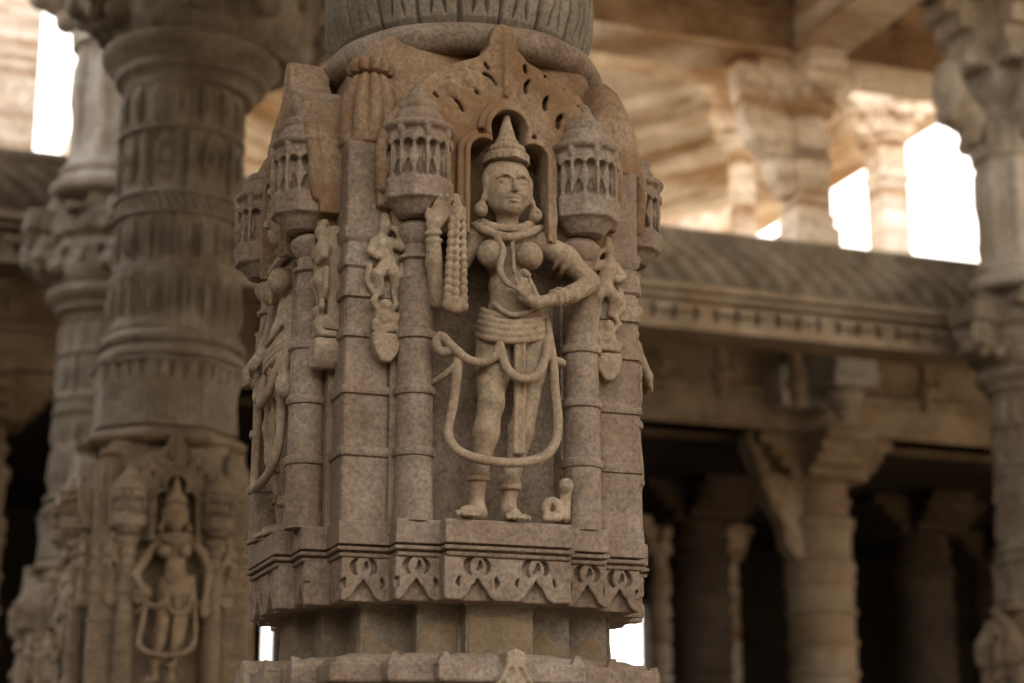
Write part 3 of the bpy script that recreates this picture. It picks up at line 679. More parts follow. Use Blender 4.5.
    o = link('rope_ring', MESH['rope'], mt['sand'], r); o.location = (.018, -.006, .008); o = link('lotus_bulb', MESH['bulb'], mt['grey'], r); o.location = (.016, 0, 0)
    for sx in (-1, 1):
        for sy in (-1, 1):
            o = link('corner_pilaster', MESH['pilaster'], mt['sand'], r); o.location = (sx * .240, sy * .240, 0); o.scale = (1.1, 1.1, 1)
            worn = sx > 0 and sy < 0
            b = link('worn_bud' if worn else 'ribbed_bud', MESH['wornbud' if worn else 'bud'], mt['ochre'], r); b.location = (sx * .231, sy * .231, 0); b.rotation_euler = (0, 0, .3)
    for k in fronts:
        e_ = link('niche_panel', MESH['panel'], mt['ochre'], r); e_.rotation_euler = face_rot(k); e_.location = ((-.018, 0, 0) if k == 3 else (0, 0, 0))
        for s in (-1, 1):
            c = link('colonnette', MESH['colonnette'], mt['sand'], e_); c.location = (s * .158, -.300, 0); c.scale = (1.12, 1.12, 1)
            kk = link('pierced_kiosk', MESH['kiosk'], mt['sand'], e_); kk.location = (s * .163, -.317, 2.694); kk.scale = (1.04, 1.04, 1.10)
            a = link('attendant_figure', MESH['att_l' if s < 0 else 'att_r'], mt['figure'], e_); a.location = (s * .212, -.278, 2.432)
        p = pose[k]
        g = link('goddess_figure', MESH['goddess_body_' + p], mt['figure'], r); g.rotation_euler = face_rot(k)
        for nm, ky in (('crown', 'crown_'), ('necklace', 'necklace_'), ('girdle', 'girdle_'), ('garland', 'garland_'), ('anklets', 'anklets_')):
            link(nm, MESH[ky + p], mt['figure'], g)
        if p == 'a': link('fly_whisk', MESH['whisk_a'], mt['figure'], g); link('coiled_creature', MESH['creature'], mt['figure'], g)
    return r

# brown cement plugs smeared in the recess under the frieze
def build_cement():
    V = Vol((-.30, .16, 1.885), (.30, .34, 1.99), .003)
    for u0, u1, w, tops in ((-.225, -.145, .252, (.065, .030, .022, .014, .010)), (-.138, -.066, .297, (.05, .055, .052, .058, .054)), (-.060, .060, .327, (.070, .066, .072, .068, .066)), (.066, .136, .297, (.03, .045, .04, .02, .03)), (.145, .225, .252, (.03, .02, .04, .05, .03))):
        n = len(tops); us = np.linspace(u0, u1, n); V.poly([(u0, 1.888)] + [(a, 1.897 + t) for a, t in zip(us, tops)] + [(u1, 1.888)], w - .052, w - .019, .002)
    V.rough(.0008, .02, 4)
    return V.mesh('cement', 1)
MESH['cement'] = build_cement()


# ---- upper parts: bracket capital, upper tier ---------------------------------------------------------------------------
def build_capital():
    V = Vol((-.66, -.66, 4.66), (.66, .66, 5.16), .008); rng = random.Random(4)
    V.lathe((0, 0), [(4.66, .32), (4.70, .38), (4.76, .42), (4.84, .45), (4.92, .46), (4.94, .43), (4.97, .43), (5.0, .47), (5.12, .48)], .02)
    for i in range(22):
        a = i * 2 * math.pi / 22; V.ell((.45 * math.cos(a), .45 * math.sin(a), 4.86), (.028, .028, .05), .01, sub=i % 2 == 1)
    for k in range(4):
        a = k * math.pi / 2; ca, sa = math.cos(a), math.sin(a)
        def q(x, y, z): return np.array([x * ca - y * sa, x * sa + y * ca, z])
        for sx in (-.09, 0, .09):
            V.chain([q(.30, sx, 4.80), q(.44, sx, 4.84), q(.49, sx, 4.93), q(.51, sx, 5.02)], [.07, .07, .06, .05], .02)
        V.chain([q(.42, -.16, 4.80), q(.42, .16, 4.80)], .045, .01); V.chain([q(.52, -.15, 4.86), q(.52, .15, 4.86)], .035, .01)
        V.ell(q(.46, 0, 4.90), (.14, .14, .12), .02)
        lo = np.minimum(q(.2, -.17, 5.02), q(.60, .17, 5.13)); hi = np.maximum(q(.2, -.17, 5.02), q(.60, .17, 5.13)); V.box(lo, hi, .01, .01)
        for j in range(10):                                     # crouching dwarf and foliage lumps
            p = q(rng.uniform(.36, .58), rng.uniform(-.16, .16), rng.uniform(4.80, 4.98)); r = rng.uniform(.025, .05)
            V.ell(p, (r, r, r * 1.3), .008, sub=(j % 3 == 0))
        V.ell(q(.57, 0, 4.93), (.045, .045, .05), .01); V.ell(q(.56, 0, 4.86), (.05, .06, .05), .01)
        for sy in (-1, 1): V.chain([q(.55, sy * .05, 4.88), q(.58, sy * .10, 4.94), q(.56, sy * .11, 5.02)], .022, .008)
    V.rough(.006, .05, 8)
    return V.mesh('bracket_capital', 1)
MESH['capital'] = build_capital()
MESH['abacus'] = stepped('abacus', [(5.10, -.01), (5.12, .0), (5.145, .0), (5.15, -.10), (5.20, -.12), (5.30, -.16)], [(.17, .60), (.17, .59), (.18, .58), (.18, .40), (.40, .40), (.40, .18), (.58, .18), (.59, .17), (.60, .17)])
def tier_disp(PH, Z):
    n = 8; a = (PH * n / (2 * math.pi)) % 1 - .5; z = (Z - 5.5) / .75; m = (Z > 5.5) & (Z < 6.25)
    h = .05 * np.exp(-(a / .20) ** 4 - ((z - .42) / .36) ** 4) + .045 * np.exp(-(a / .15) ** 2 - ((z - .88) / .10) ** 2) + .02 * np.sin(Z * 70) * (np.abs(a) < .25)
    z2 = (Z - 6.28) / .24; h2 = .02 * (np.sin(PH * 16) > 0) * ss(0, .1, z2) * ss(1, .9, z2)
    return np.where(m, h - .02, 0) + np.where((Z > 6.28) & (Z < 6.52), h2, 0)
MESH['tier'] = lathe_mesh('upper_figure_shaft', [(5.28, .30), (5.30, .33), (5.34, .34), (5.37, .31), (5.40, .27), (5.44, .29), (5.47, .27), (5.50, .24), (6.25, .22), (6.26, .26), (6.28, .25), (6.52, .24), (6.54, .27), (6.58, .27), (6.60, .23), (6.64, .25), (6.68, .30), (6.72, .34), (6.74, .26)], seg=200, sub=7, disp=tier_disp)
def build_upcap():
    V = Vol((-.62, -.62, 6.28), (.62, .62, 7.7), .012)
    V.box((-.22, -.22, 6.72), (.22, .22, 7.68), .01)
    for k in range(4):
        a = k * math.pi / 2 ; ca, sa = math.cos(a), math.sin(a)
        def q(x, y, z): return np.array([x * ca - y * sa, x * sa + y * ca, z])
        V.chain([q(.18, 0, 6.52), q(.34, 0, 6.58), q(.45, 0, 6.74), q(.46, 0, 6.88)], [.12, .13, .12, .10], .03); V.ell(q(.47, 0, 6.56), (.08, .11, .08), .02); V.ell(q(.30, 0, 6.42), (.07, .10, .07), .02)
        def bx(x0, x1, y, z0, z1):
            p, p2 = q(x0, -y, z0), q(x1, y, z1); V.box(np.minimum(p, p2), np.maximum(p, p2), .01, .01)
        bx(.1, .42, .20, 6.90, 7.05); bx(.1, .34, .18, 7.05, 7.18); bx(.1, .44, .18, 7.18, 7.30); bx(.1, .56, .18, 7.30, 7.42); bx(.1, .60, .19, 7.46, 7.66)
    V.rough(.006, .06, 2)
    return V.mesh('upper_capital', 1)
MESH['upcap'] = build_upcap()
# ---- octagonal collar and leaf band of the side pillars -----------------------------------------------------------------
def leaf_disp(PH, Z):
    a = (PH * 32 / (2 * math.pi)) % 1 - .5; z = (3.345 - Z) / .07
    h = np.where((z > 0) & (z < 1) & (np.abs(a) > .12 + .38 * z * .9), 0.0, 0.0) - .016 * ((z > .05) & (z < 1) & (np.abs(a) < .32 * (1 - z)))
    b = (PH * 8 / (2 * math.pi)) % 1 - .5
    return h - .006 * (np.abs(np.sin(PH * 40)) < .4) * ((Z > 3.13) & (Z < 3.25) & (np.abs(b) < .3))
MESH['leafband'] = lathe_mesh('leaf_band', [(3.09, .255), (3.10, .272), (3.15, .268), (3.25, .262), (3.275, .268), (3.345, .276), (3.352, .285), (3.362, .285), (3.366, .26)], seg=512, sub=8, n=8, rot=0, disp=leaf_disp)
MESH['octring'] = lathe_mesh('octagonal_collar', [(3.02, .25), (3.03, .285), (3.045, .305), (3.06, .305), (3.075, .285), (3.085, .27), (3.095, .25)], seg=256, sub=2, n=8)

def add_top(r, col, tier=True, side=False):
    c2 = M['sandpale']
    link('twin_rings', MESH['twin_rings'], col, r)
    o = link('carved_shaft', MESH['shaft'], col, r); link('flared_neck', MESH['neck'], col, r)
    link('bracket_capital', MESH['capital'], col, r); link('abacus', MESH['abacus'], col, r)
    if tier:
        link('upper_figure_shaft', MESH['tier'], c2, r); link('upper_capital', MESH['upcap'], c2, r)

PX, PY = -.123, 3.6
main = big_pillar('temple_pillar', (PX, PY, 0), TH, 'large sharp carved sandstone pillar in the centre, with a goddess holding a fly whisk')
add_top(main, M['grey'], False)
sm = dict(sand=M['far'], figure=M['far'], ochre=M['far'], grey=M['far'])
def swap(o, a, b):
    for ch in list(o.children): swap(ch, a, b)
def side_pillar(src, loc, label):
    c = copy_tree(src); c.location = loc; c['label'] = label; return c
p2 = big_pillar('temple_pillar', (-1.364, 7.30, 0), TH, 'blurred carved pillar left of the central one, goddess niche at its foot', pose={0: 'b', 1: 'b', 2: 'b', 3: 'b'}, mats=dict(ochre=M['far'], sand=M['far'], figure=M['figure']))
for ch in list(p2.children):
    if ch.name.split('.')[0] in ('rope_ring', 'lotus_bulb'): bpy.data.objects.remove(ch)
link('octagonal_collar', MESH['octring'], M['far'], p2); link('leaf_band', MESH['leafband'], M['grey'], p2); add_top(p2, M['grey'], True)
for ch in p2.children:                                     # the upper drums sit slightly off the axis
    k_ = ch.name.split('.')[0]
    if k_ in ('carved_shaft', 'twin_rings'): ch.location.x += .018
    if k_ in ('flared_neck', 'bracket_capital', 'abacus'): ch.location.x += .045 if k_ == 'flared_neck' else .13
p3 = side_pillar(p2, (-2.45, 10.9, 0), 'far left pillar, its bracket capital jutting out at the left edge of the photo')
q_ = W(1024, 400, 12.9)
p4 = side_pillar(p2, (q_[0], 12.9, 0), 'tall two-tier pillar cut off by the right edge of the photo')

# ================================================================== GALLERY AND HALL BEHIND
PH2 = math.radians(20.3); E1 = np.array([math.cos(PH2), math.sin(PH2), 0]); E2 = np.array([-math.sin(PH2), math.cos(PH2), 0])
G0 = W(970, 263, 13.3); G0[2] = 0
def gl(x, y, yl):
    """picture point -> gallery frame (x along the gallery, z) on the plane at depth yl"""
    d = ray(x, y); o = CAM - G0; t = (yl - o @ E2) / (d @ E2); p = o + d * t
    return p @ E1, p[2]
def gthing(name, label, cat, x=0.0, y=0.0, z=0.0, group=None):
    p = G0 + E1 * x + E2 * y; o = empty(name, (p[0], p[1], z), PH2); tag(o, label, cat, group); return o
def gobj(o, x=0.0, y=0.0, z=0.0):
    p = G0 + E1 * x + E2 * y; o.location = (p[0], p[1], z); o.rotation_euler = (0, 0, PH2); return o
def profile_bar(name, prof, x0, x1, seg=1, disp=None, smooth=False):
    """closed cross-section prof [(y,z)] swept along x; disp(x, y, z, s)->dy"""
    n = len(prof); xs = np.linspace(x0, x1, seg + 1); V = []
    P = np.array(prof)
    for x in xs:
        for i, (y, z) in enumerate(P):
            dy = disp(x, y, z) if disp else 0; V.append((x, y + dy, z))
    F = [(i * n + j, i * n + (j + 1) % n, (i + 1) * n + (j + 1) % n, (i + 1) * n + j) for i in range(seg) for j in range(n)]
    me = bpy.data.meshes.new(name); me.from_pydata(V, [], F + [tuple(range(n))[::-1], tuple(seg * n + j for j in range(n))])
    bm = bmesh.new(); bm.from_mesh(me); bmesh.ops.recalc_face_normals(bm, faces=bm.faces); bm.to_mesh(me); bm.free()
    me.polygons.foreach_set('use_smooth', [smooth] * len(me.polygons)); me.update(); return me

# gallery edge: leaning pleated parapet over a carved band
x0, x1 = -14.5, 9.0
zt = gl(800, 244, 0)[1]; zb = gl(800, 295, .05)[1]; zband = gl(800, 338, 0)[1]
par = gthing('gallery_parapet', 'long leaning grey parapet with carved band running behind the central pillar', 'parapet')
NP = 16; pr = [(.0 + .16 * math.sin(t * math.pi / 2) ** 1.5 if False else .02 + .16 * (t ** 1.6), zt - (zt - zb) * t) for t in np.linspace(0, 1, NP)]
prof = [(.16, zt + .0), (.02, zt + .02)] + pr + [(.40, zb), (.30, zt)]
def pleat(x, y, z):
    if y > .19: return 0
    t = (zt - z) / (zt - zb)
    if t < .08: return -.02
    return .015 * math.sin((x + .6 * (1 - t) ** 1.5) * 36) * min(1, (t - .08) * 5) * min(1, (1 - t) * 6)
me = profile_bar('leaning_seat_back', prof, x0, x1, seg=900, disp=pleat, smooth=True); link('leaning_seat_back', me, M['grey'], par)
bm = bmesh.new()
def cube(bm, lo, hi, rot=None):
    c = [(a + b) / 2 for a, b in zip(lo, hi)]; s = [abs(b - a) for a, b in zip(lo, hi)]
    m = Matrix.Translation(c) @ (rot.to_4x4() if rot is not None else Matrix.Identity(4)) @ Matrix.Diagonal((*s, 1)); bmesh.ops.create_cube(bm, size=1, matrix=m)
hb = zb - zband
cube(bm, (x0, .13, zband + .0), (x1, .32, zb - .0)); cube(bm, (x0, .04, zb - .05), (x1, .32, zb)); cube(bm, (x0, .07, zb - .10), (x1, .32, zb - .065)); cube(bm, (x0, .00, zband - .015), (x1, .34, zband + .05))
nx_ = int((x1 - x0) / .16)
for i in range(nx_):
    xx = x0 + .16 * i
    for j in range(2):
        za = zband + .065 + j * (hb - .19) / 2; cube(bm, (xx, .07, za), (xx + (.115 if (i + j) % 3 else .055), .14, za + (hb - .19) / 2 - .02))
me = bpy.data.meshes.new('carved_band'); bm.to_mesh(me); bm.free(); link('carved_band', me, M['far'], par)

# lintel on the second row, small pendants under the gallery floor
LY = 3.0
zl1 = gl(820, 434, LY)[1]; zl2 = zl1 + .72
lin = gthing('stone_lintel', 'deep shadowed lintel with carved medallions under the gallery', 'lintel')
bm = bmesh.new(); cube(bm, (-14.98, LY, zl1), (9.5, LY + .6, zl1 + .30)); cube(bm, (-15, LY - .04, zl1 + .30), (9.5, LY + .5, zl1 + .36)); cube(bm, (-15, LY + .06, zl1 + .36), (9.5, LY + .6, zl2)); cube(bm, (-15, LY - .03, zl1), (9.5, LY + .3, zl1 + .06))
for i in range(34):
    xx = -14 + i * .68; bmesh.ops.create_uvsphere(bm, u_segments=16, v_segments=8, radius=1, matrix=Matrix.Translation((xx, LY + .06, zl1 + .52)) @ Matrix.Diagonal((.13, .05, .13, 1)))
    bmesh.ops.create_uvsphere(bm, u_segments=12, v_segments=8, radius=1, matrix=Matrix.Translation((xx, LY + .02, zl1 + .52)) @ Matrix.Diagonal((.05, .05, .05, 1)))
me = bpy.data.meshes.new('lintel'); bm.to_mesh(me); bm.free(); link('lintel_block', me, M['far'], lin)
bm = bmesh.new(); cube(bm, (-15, .9, zl2 + .002), (10, 10.6, zl2 + .25)); me = bpy.data.meshes.new('gallery_floor_slab'); bm.to_mesh(me); bm.free()
o = gobj(link('ceiling_gallery_underside', me, M['far'])); o['kind'] = 'structure'
for i, (px, py) in enumerate(((720, 362), (795, 372), (925, 380))):
    xx, zz = gl(px, py, 1.6)
    me = lathe_mesh('pendant', [(-.30, .01), (-.27, .03), (-.22, .055), (-.17, .04), (-.13, .075), (-.08, .085), (-.03, .05), (.30, .06)], seg=24)
    pd = gobj(link('hanging_pendant', me, M['far']), xx, 1.6, zz)
    tag(pd, ['small stone pendant under the gallery, nearest the central pillar', 'small stone pendant under the gallery, just left of the bracket block', 'small stone pendant under the gallery, nearest the right pillar'][i], 'pendant', 'stone pendants under the gallery')

# ring-turned column with bracket capital under the lintel
def ring_column(name, label, x, y, ztop, r=.28, mat=None, zrings=True, group=None, base=1.5, brk=True, light=1.0):
    t = gthing(name, label, 'column', x, y, 0, group); m = mat or M['far']
    h = ztop - base; P_ = [(0, r * 1.5), (.10, r * 1.5), (.12, r * 1.2), (.2, r * 1.25), (.22, r * 1.05)]
    z = .25
    while z < h * .62:
        P_ += [(z, r * 1.02), (z + .10, r * 1.02), (z + .11, r * 1.10), (z + .15, r * 1.10), (z + .16, r)]; z += .26
    P_ += [(h * .64, r), (h * .66, r * 1.10), (h * .68, r * 1.10), (h * .69, r * .98), (h * .76, r * 1.02), (h * .77, r * 1.12), (h * .79, r * 1.12), (h * .80, r * .96), (h - .62, r * .94), (h - .60, r * 1.05), (h - .56, r * 1.05), (h - .55, r * .94), (h - .42, r * .92)]
    P_ += [(h - .40, r * 1.15), (h - .34, r * 1.3), (h - .32, r * 1.1)]
    link('ringed_shaft', lathe_mesh('ringed_shaft', [(base + a, b) for a, b in P_], seg=48), m, t)
    if brk:
        V = Vol((-1.1 * r * 2.3, -1.1 * r * 2.3, ztop - .42), (1.1 * r * 2.3, 1.1 * r * 2.3, ztop + .01), .015)
        for k in range(4):
            a = k * math.pi / 2; ca, sa = math.cos(a), math.sin(a)
            def q(u, v, z): return np.array([u * ca - v * sa, u * sa + v * ca, z])
            for (xa, ya, za, zb_) in ((1.35, .95, -.40, -.30), (1.7, .9, -.31, -.22), (1.95, .85, -.22, -.10), (2.3, .85, -.11, .0)):
                p, p2 = q(0, -ya * r, ztop + za), q(xa * r, ya * r, ztop + zb_); V.box(np.minimum(p, p2), np.maximum(p, p2), .02, .02)
        V.rough(.005, .06, 6); link('bracket_capital', V.mesh('column_bracket', 1), m, t)
    return t
cx, _ = gl(819, 560, LY + .25)
rc = ring_column('ringed_column', 'stout ring-turned column in the shadow under the gallery, right of the centre', cx, LY + .25, zl1, .285, group='ringed columns under the lintel')
# bracket block and bell-shaped pendant on the column's face, lion strut on its left
V = Vol((-.5, -1.0, -.6), (.5, .3, 1.05), .014)
ux, uz = gl(856, 350, LY - .75); ux -= cx; w_ = .20
V.box((ux - w_, .40, .42), (ux + w_, .95, .86), .02); V.lathe((ux, .70), [(.06, .04), (.10, .09), (.16, .13), (.20, .11), (.24, .17), (.34, .20), (.40, .16), (.44, .19)], .01)
V = None
bm = bmesh.new(); zc = gl(856, 386, LY - .7)[1]
cube(bm, (ux - .20, -1.0, zc), (ux + .20, -.2, zc + .40)); cube(bm, (ux - .23, -1.03, zc + .06), (ux + .23, -.2, zc + .10)); cube(bm, (ux - .45, -.5, zc - .10), (ux + .12, .1, zc + .25))
me = bpy.data.meshes.new('bracket_block'); bm.to_mesh(me); bm.free(); o = link('bracket_block', me, M['sandpale'], rc); bevel(o, .02)
me = lathe_mesh('bell', [(zc - .26, .02), (zc - .23, .07), (zc - .18, .09), (zc - .15, .06), (zc - .12, .13), (zc - .05, .18), (zc - .02, .14), (zc + .01, .19)], seg=32); o = link('bell_pendant', me, M['sandpale'], rc); o.location = (ux, -.75, 0)
def strut(name, pts, yl, th, mat, parent=None, org=(0, 0), h=.012):
    P_ = np.array([gl(a, b, yl) for a, b in pts]); lo = P_.min(0); hi = P_.max(0)
    V = Vol((lo[0], -th / 2 - .02, lo[1]), (hi[0], th / 2 + .02, hi[1]), h); V.poly(P_, -th / 2, th / 2, .02)
    c = P_.mean(0); rng = random.Random(len(pts))
    for j in range(9):
        a = P_[rng.randrange(len(P_))] * .6 + c * .4; V.ell((a[0], th / 2, a[1]), (.04, .03, .04), .01, sub=j % 2 == 0)
    V.rough(.005, .05, 3)
    return V.mesh(name, 1)
me = strut('lion_strut', [(755, 476), (770, 474), (800, 480), (800, 560), (790, 560), (782, 545), (778, 525), (766, 505), (757, 490)], LY + .2, .22, M['far'])
o = link('lion_strut', me, M['far'], rc); o.location = (-cx, -.05, 0)
me = strut('lion_strut', [(738, 425), (770, 425), (770, 480), (756, 474), (748, 455)], LY + .2, .22, M['far'])
o = link('lion_strut', me, M['far'], rc); o.location = (-cx, -.02, 0)
xx, _ = gl(-28, 400, LY + .25); ring_column('ringed_column', 'ring-turned column with broad bracket at the far left edge of the photo', xx, LY + .25, zl1, .285, group='ringed columns under the lintel')

# dark aisle behind: far columns, back wall with openings
for px, yl, rr, lab in ((700, 6.2, .30, 'dim column in the dark aisle, left of the ringed column'), (922, 6.2, .30, 'dim column in the dark aisle, right of the ringed column'), (664, 8.2, .16, 'dim column in the dark aisle just right of the central pillar and the white gap'), (727, 8.6, .13, 'thin pale shaft deep in the dark aisle'), (990, 8.0, .26, 'dim column deep in the aisle beside the right pillar')):
    xx, _ = gl(px, 560, yl); ring_column('aisle_column', lab, xx, yl, zl1 + .11, rr, M['aisle_shade'] if rr > .2 else M['cream'], group='dim columns of the aisle')  # thin shaft: cream colour stands in for light reaching it from outside
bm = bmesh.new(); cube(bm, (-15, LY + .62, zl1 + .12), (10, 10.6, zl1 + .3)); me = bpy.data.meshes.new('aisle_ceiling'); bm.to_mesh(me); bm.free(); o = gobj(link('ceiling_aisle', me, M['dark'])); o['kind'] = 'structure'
WY = 10.2
bm = bmesh.new(); cube(bm, (-15, LY - .9, 0), (9.6, WY, 1.5)); cube(bm, (-15, LY - .9, 1.5), (9.6, LY - .7, 2.35)); me = bpy.data.meshes.new('light_block_plinth'); bm.to_mesh(me); bm.free(); o = gobj(link('floor_light_block', me, M['far'])); o['kind'] = 'structure'  # unseen raised base and low wall, added to keep light out of the aisle
hs = []
for a, b, c_, d_ in ((590, 655, 600, 690), (264, 277, 610, 672)):
    u0, zt_ = gl(a, c_, WY); u1, zb_ = gl(b, d_, WY); hs.append((u0, u1, zb_, zt_))
hs.sort(); bm = bmesh.new(); xa = -15
for u0, u1, zb_, zt_ in hs:
    cube(bm, (xa, WY, 0), (u0, WY + .4, zl1 + .12)); cube(bm, (u0, WY, 0), (u1, WY + .4, zb_)); cube(bm, (u0, WY, zt_), (u1, WY + .4, zl1 + .12)); xa = u1
cube(bm, (xa, WY, 0), (10, WY + .4, zl1 + .12))
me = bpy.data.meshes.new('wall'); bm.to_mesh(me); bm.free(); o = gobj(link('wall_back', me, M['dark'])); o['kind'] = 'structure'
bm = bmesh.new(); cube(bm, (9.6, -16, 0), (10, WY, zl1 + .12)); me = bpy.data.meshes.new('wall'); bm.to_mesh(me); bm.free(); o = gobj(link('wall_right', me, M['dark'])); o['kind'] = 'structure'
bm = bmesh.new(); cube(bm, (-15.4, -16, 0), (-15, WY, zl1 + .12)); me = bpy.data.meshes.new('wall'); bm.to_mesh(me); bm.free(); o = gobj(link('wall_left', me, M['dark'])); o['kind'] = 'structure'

# ---- upper storey ------------------------------------------------------------------------------------------------------
def block_column(name, label, px, py, yl, ztop, half, mat, group='upper gallery columns', zb0=None):
    x, _ = gl(px, py, yl); t = gthing(name, label, 'column', x, yl, 0, group); b = zl2 + .2 if zb0 is None else zb0; m = mat; h = half
    P_ = [(b, h * 1.25), (b + .15, h * 1.25), (b + .17, h * 1.05), (b + .25, h * 1.1), (b + .27, h * .95), (b + .8, h * .95), (b + .82, h * 1.03), (b + .86, h * 1.03), (b + .88, h * .95)]
    zc_ = ztop - .55
    P_ += [(zc_ - .35, h * .95), (zc_ - .33, h * 1.06), (zc_ - .28, h * 1.06), (zc_ - .26, h * .95), (zc_, h * .95)]
    link('square_shaft', lathe_mesh('square_shaft', P_, seg=64, square=1.5), m, t)
    link('flared_neck', lathe_mesh('flared_neck', [(zc_ - .02, h * .9), (zc_, h * 1.1), (zc_ + .05, h * 1.3), (zc_ + .08, h * 1.2), (zc_ + .12, h * 1.55), (zc_ + .18, h * 1.65), (zc_ + .20, h * 1.3)], seg=48), m, t)
    V = Vol((-h * 3.2, -h * 3.2, zc_ + .16), (h * 3.2, h * 3.2, ztop + .01), .015)
    for k in range(4):
        a = k * math.pi / 2; ca, sa = math.cos(a), math.sin(a)
        def q(u, v, z): return np.array([u * ca - v * sa, u * sa + v * ca, z])
        for (xa_, za, zb_) in ((1.7, .18, .28), (2.3, .27, .38), (2.9, .37, .55)):
            p, p2 = q(0, -h, zc_ + za), q(xa_ * h, h, zc_ + zb_); V.box(np.minimum(p, p2), np.maximum(p, p2), .02, .02)
        V.ell(q(2.1 * h, 0, zc_ + .28), (.07, .07, .09), .02)
    V.rough(.006, .06, 5); link('bracket_capital', V.mesh('block_bracket', 1), m, t)
    return t, x
ZA = gl(800, 66, .9)[1]                                     # underside of the upper architraves
zrear = gl(888, 98, 3.6)[1]
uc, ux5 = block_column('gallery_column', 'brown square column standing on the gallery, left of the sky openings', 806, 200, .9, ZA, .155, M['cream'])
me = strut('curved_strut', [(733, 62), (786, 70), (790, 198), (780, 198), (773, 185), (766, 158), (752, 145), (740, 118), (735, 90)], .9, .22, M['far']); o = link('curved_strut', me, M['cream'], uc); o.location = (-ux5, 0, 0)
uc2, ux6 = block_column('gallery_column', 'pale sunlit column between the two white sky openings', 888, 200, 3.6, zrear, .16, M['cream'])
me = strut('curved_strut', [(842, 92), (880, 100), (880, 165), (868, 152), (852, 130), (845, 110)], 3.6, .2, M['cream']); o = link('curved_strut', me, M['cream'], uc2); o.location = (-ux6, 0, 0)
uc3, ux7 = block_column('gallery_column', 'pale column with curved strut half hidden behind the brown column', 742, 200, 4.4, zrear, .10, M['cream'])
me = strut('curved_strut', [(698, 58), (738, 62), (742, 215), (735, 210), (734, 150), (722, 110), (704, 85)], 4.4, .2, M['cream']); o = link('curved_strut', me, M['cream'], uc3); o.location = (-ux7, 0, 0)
def beam(label, name, x0, x1, y0, y1, z0, z1, mat, along='x'):
    t = gthing(name, label, 'beam'); bm = bmesh.new(); cube(bm, (x0, y0, z0), (x1, y1, z0 + .26)); cube(bm, (x0, y0 - .03, z0 + .26), (x1, y1 + .03, z0 + .32)); cube(bm, (x0, y0 + .04, z0 + .32), (x1, y1 - .04, z1 - .08)); cube(bm, (x0, y0 - .06, z1 - .08), (x1, y1 + .06, z1))
    cube(bm, (x0, y0 - .02, z0), (x1, y1 + .02, z0 + .04))
    if along == 'x':
        n = int((x1 - x0) / .42)
        for i in range(n):
            bmesh.ops.create_uvsphere(bm, u_segments=14, v_segments=8, radius=1, matrix=Matrix.Translation((x0 + .2 + i * .42, y0 + .04, z0 + .44)) @ Matrix.Diagonal((.10, .05, .09, 1)))
    b2 = bmesh.new(); cube(b2, (x0, y0 - .01, z0 - .03), (x1, y1 + .01, z0)); m2 = bpy.data.meshes.new('soffit_light'); b2.to_mesh(m2); b2.free(); link('soffit_light', m2, M['cream'], t)  # cream sheet paints the light from below onto the beam's underside
    me = bpy.data.meshes.new('beam'); bm.to_mesh(me); bm.free(); o = link('carved_beam_block', me, mat, t); bevel(o, .01); return t
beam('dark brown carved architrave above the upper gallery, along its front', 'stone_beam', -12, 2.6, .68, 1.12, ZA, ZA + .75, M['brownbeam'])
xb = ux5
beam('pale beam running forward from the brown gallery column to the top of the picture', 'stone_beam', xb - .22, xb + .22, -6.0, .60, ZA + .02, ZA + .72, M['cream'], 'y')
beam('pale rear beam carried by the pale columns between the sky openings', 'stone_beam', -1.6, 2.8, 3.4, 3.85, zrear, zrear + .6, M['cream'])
bm = bmesh.new(); cube(bm, (-12, -7.0, ZA + .755), (9, -4.0, ZA + .95)); cube(bm, (-7.3, -4.0, ZA + .755), (9, 1.1, ZA + .95)); me = bpy.data.meshes.new('roof'); bm.to_mesh(me); bm.free(); o = gobj(link('ceiling_gallery', me, M['far'])); o['kind'] = 'structure'
# left upper: pale pier beside the strip of sky
xl, _ = gl(14, 60, 3.0); bm = bmesh.new(); cube(bm, (xl - .8, 2.8, zl2 + .25), (xl + .18, 3.4, ZA + .9)); me = bpy.data.meshes.new('pier'); bm.to_mesh(me); bm.free()
t = gthing('stone_pier', 'pale square pier at the top left beside the strip of sky', 'pier'); o = link('pier_block', me, M['cream'], t); bevel(o, .03)

# far dome: stepped rings seen from inside
pA, pB = W(770, 222, 22.0), W(930, 108, 18.8)
zr = 9.9; DC = (pA * .35 + pB * .65)[:2] * 0 + np.array([3.6, 21.4]) - E1[:2] * 3.9
t = empty('dome_beams', (DC[0], DC[1], 0), PH2); tag(t, 'square of pale beams carrying the far banded dome', 'beam')
bm = bmesh.new(); zb1 = 9.2
cube(bm, (3.9, -5.0, zb1), (4.4, 4.4, zr)); link('side_beam', None) if False else None
me = bpy.data.meshes.new('side_beam'); bm.to_mesh(me); bm.free(); bevel(link('side_beam', me, M['cream'], t), .02); o = link('side_beam', me, M['cream'], t); o.location = (-8.3, 0, 0)
bm = bmesh.new(); cube(bm, (-4.4, 3.9, zb1), (4.4, 4.4, zr)); me = bpy.data.meshes.new('rear_beam'); bm.to_mesh(me); bm.free(); bevel(link('rear_beam', me, M['cream'], t), .02)
for cxx, cyy in ((4.15, 4.15), (-4.15, 4.15)):
    o = link('tall_pier', lathe_mesh('tall_pier', [(0, .3), (.3, .3), (.35, .24), (8.5, .22), (8.6, .32), (8.9, .4), (9.05, .42)], seg=40, square=1.0), M['cream'], t); o.location = (cxx, cyy, 0)
prof = []; R_ = 3.85; z = zr
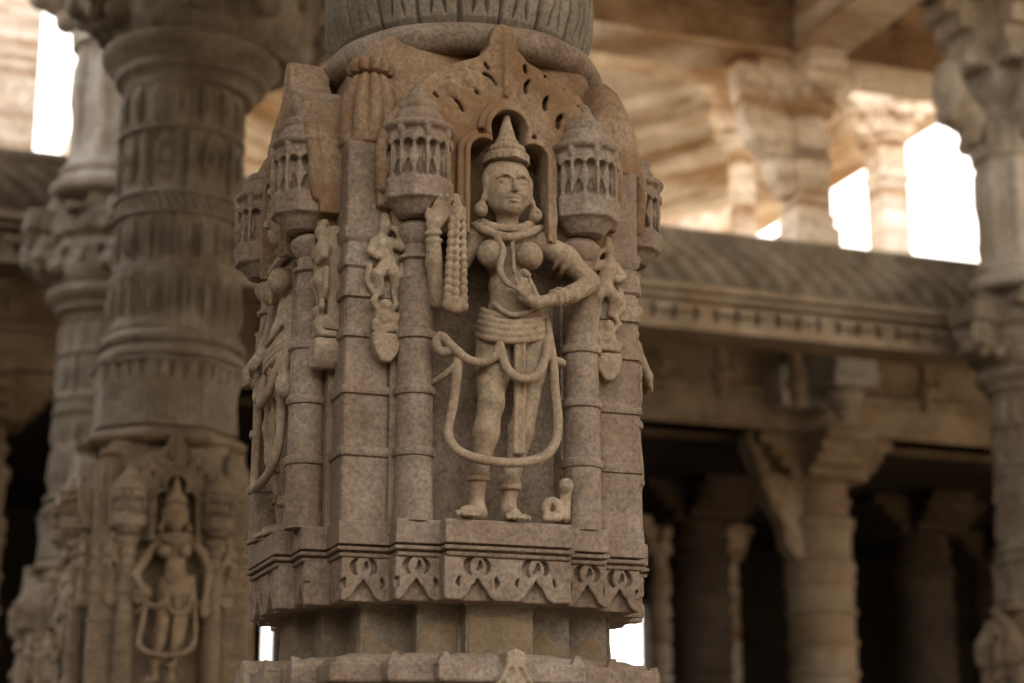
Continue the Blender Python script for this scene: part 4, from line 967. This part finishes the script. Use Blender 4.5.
prof += [(z - .55, R_ + .3), (z - .50, R_ + .05)]
while R_ > .6:
    prof += [(z, R_), (z + .05, R_ - .10), (z + .16, R_ - .13), (z + .20, R_ - .06), (z + .34, R_ - .10)]; z += .36; R_ -= .24 + .2 * (z - zr) / 3
def dome_disp(PH, Z): return -.05 * np.abs(np.sin(PH * 22)) * (np.sin(Z * 17.4) > .2)
me = lathe_mesh('dome', prof, seg=256, sub=2, disp=dome_disp)
# open the shell: drop the closing fans, give it thickness
bm = bmesh.new(); bm.from_mesh(me); bm.faces.ensure_lookup_table(); kill = [f for f in bm.faces if len(f.verts) == 3 and min(v.co.z for v in f.verts) < zr - .5]; bmesh.ops.delete(bm, geom=kill, context='FACES'); bm.to_mesh(me); bm.free()
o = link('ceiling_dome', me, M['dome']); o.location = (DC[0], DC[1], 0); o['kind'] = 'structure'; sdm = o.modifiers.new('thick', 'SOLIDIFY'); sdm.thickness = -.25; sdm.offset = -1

# floor, ground, roof over the aisle where the camera stands, unseen walls added to block light
bm = bmesh.new(); cube(bm, (-14, -9, -.2), (9, 29, 0)); me = bpy.data.meshes.new('floor'); bm.to_mesh(me); bm.free(); o = link('floor', me, M['floor']); o['kind'] = 'structure'
c_, s_ = math.cos(TH), math.sin(TH)
bm = bmesh.new(); cube(bm, (-9, -3.0, 5.34), (9, 3.0, 5.6)); cube(bm, (-9, 2.7, 5.6), (1.6, 3.0, 8.3)); me = bpy.data.meshes.new('roof'); bm.to_mesh(me); bm.free(); o = link('ceiling_and_light_block', me, M['far']); o.location = (PX, PY, 0); o.rotation_euler = (0, 0, TH); o['kind'] = 'structure'  # the upright part is an unseen upper wall, added to cut skylight
bm = bmesh.new(); cube(bm, (-12, -9.4, 0), (12, -9.0, 5.4)); me = bpy.data.meshes.new('wall'); bm.to_mesh(me); bm.free(); o = link('wall_light_block', me, M['far']); o.location = (PX, PY, 0); o.rotation_euler = (0, 0, TH); o['kind'] = 'structure'  # unseen wall behind the camera, added to block low light from the sky
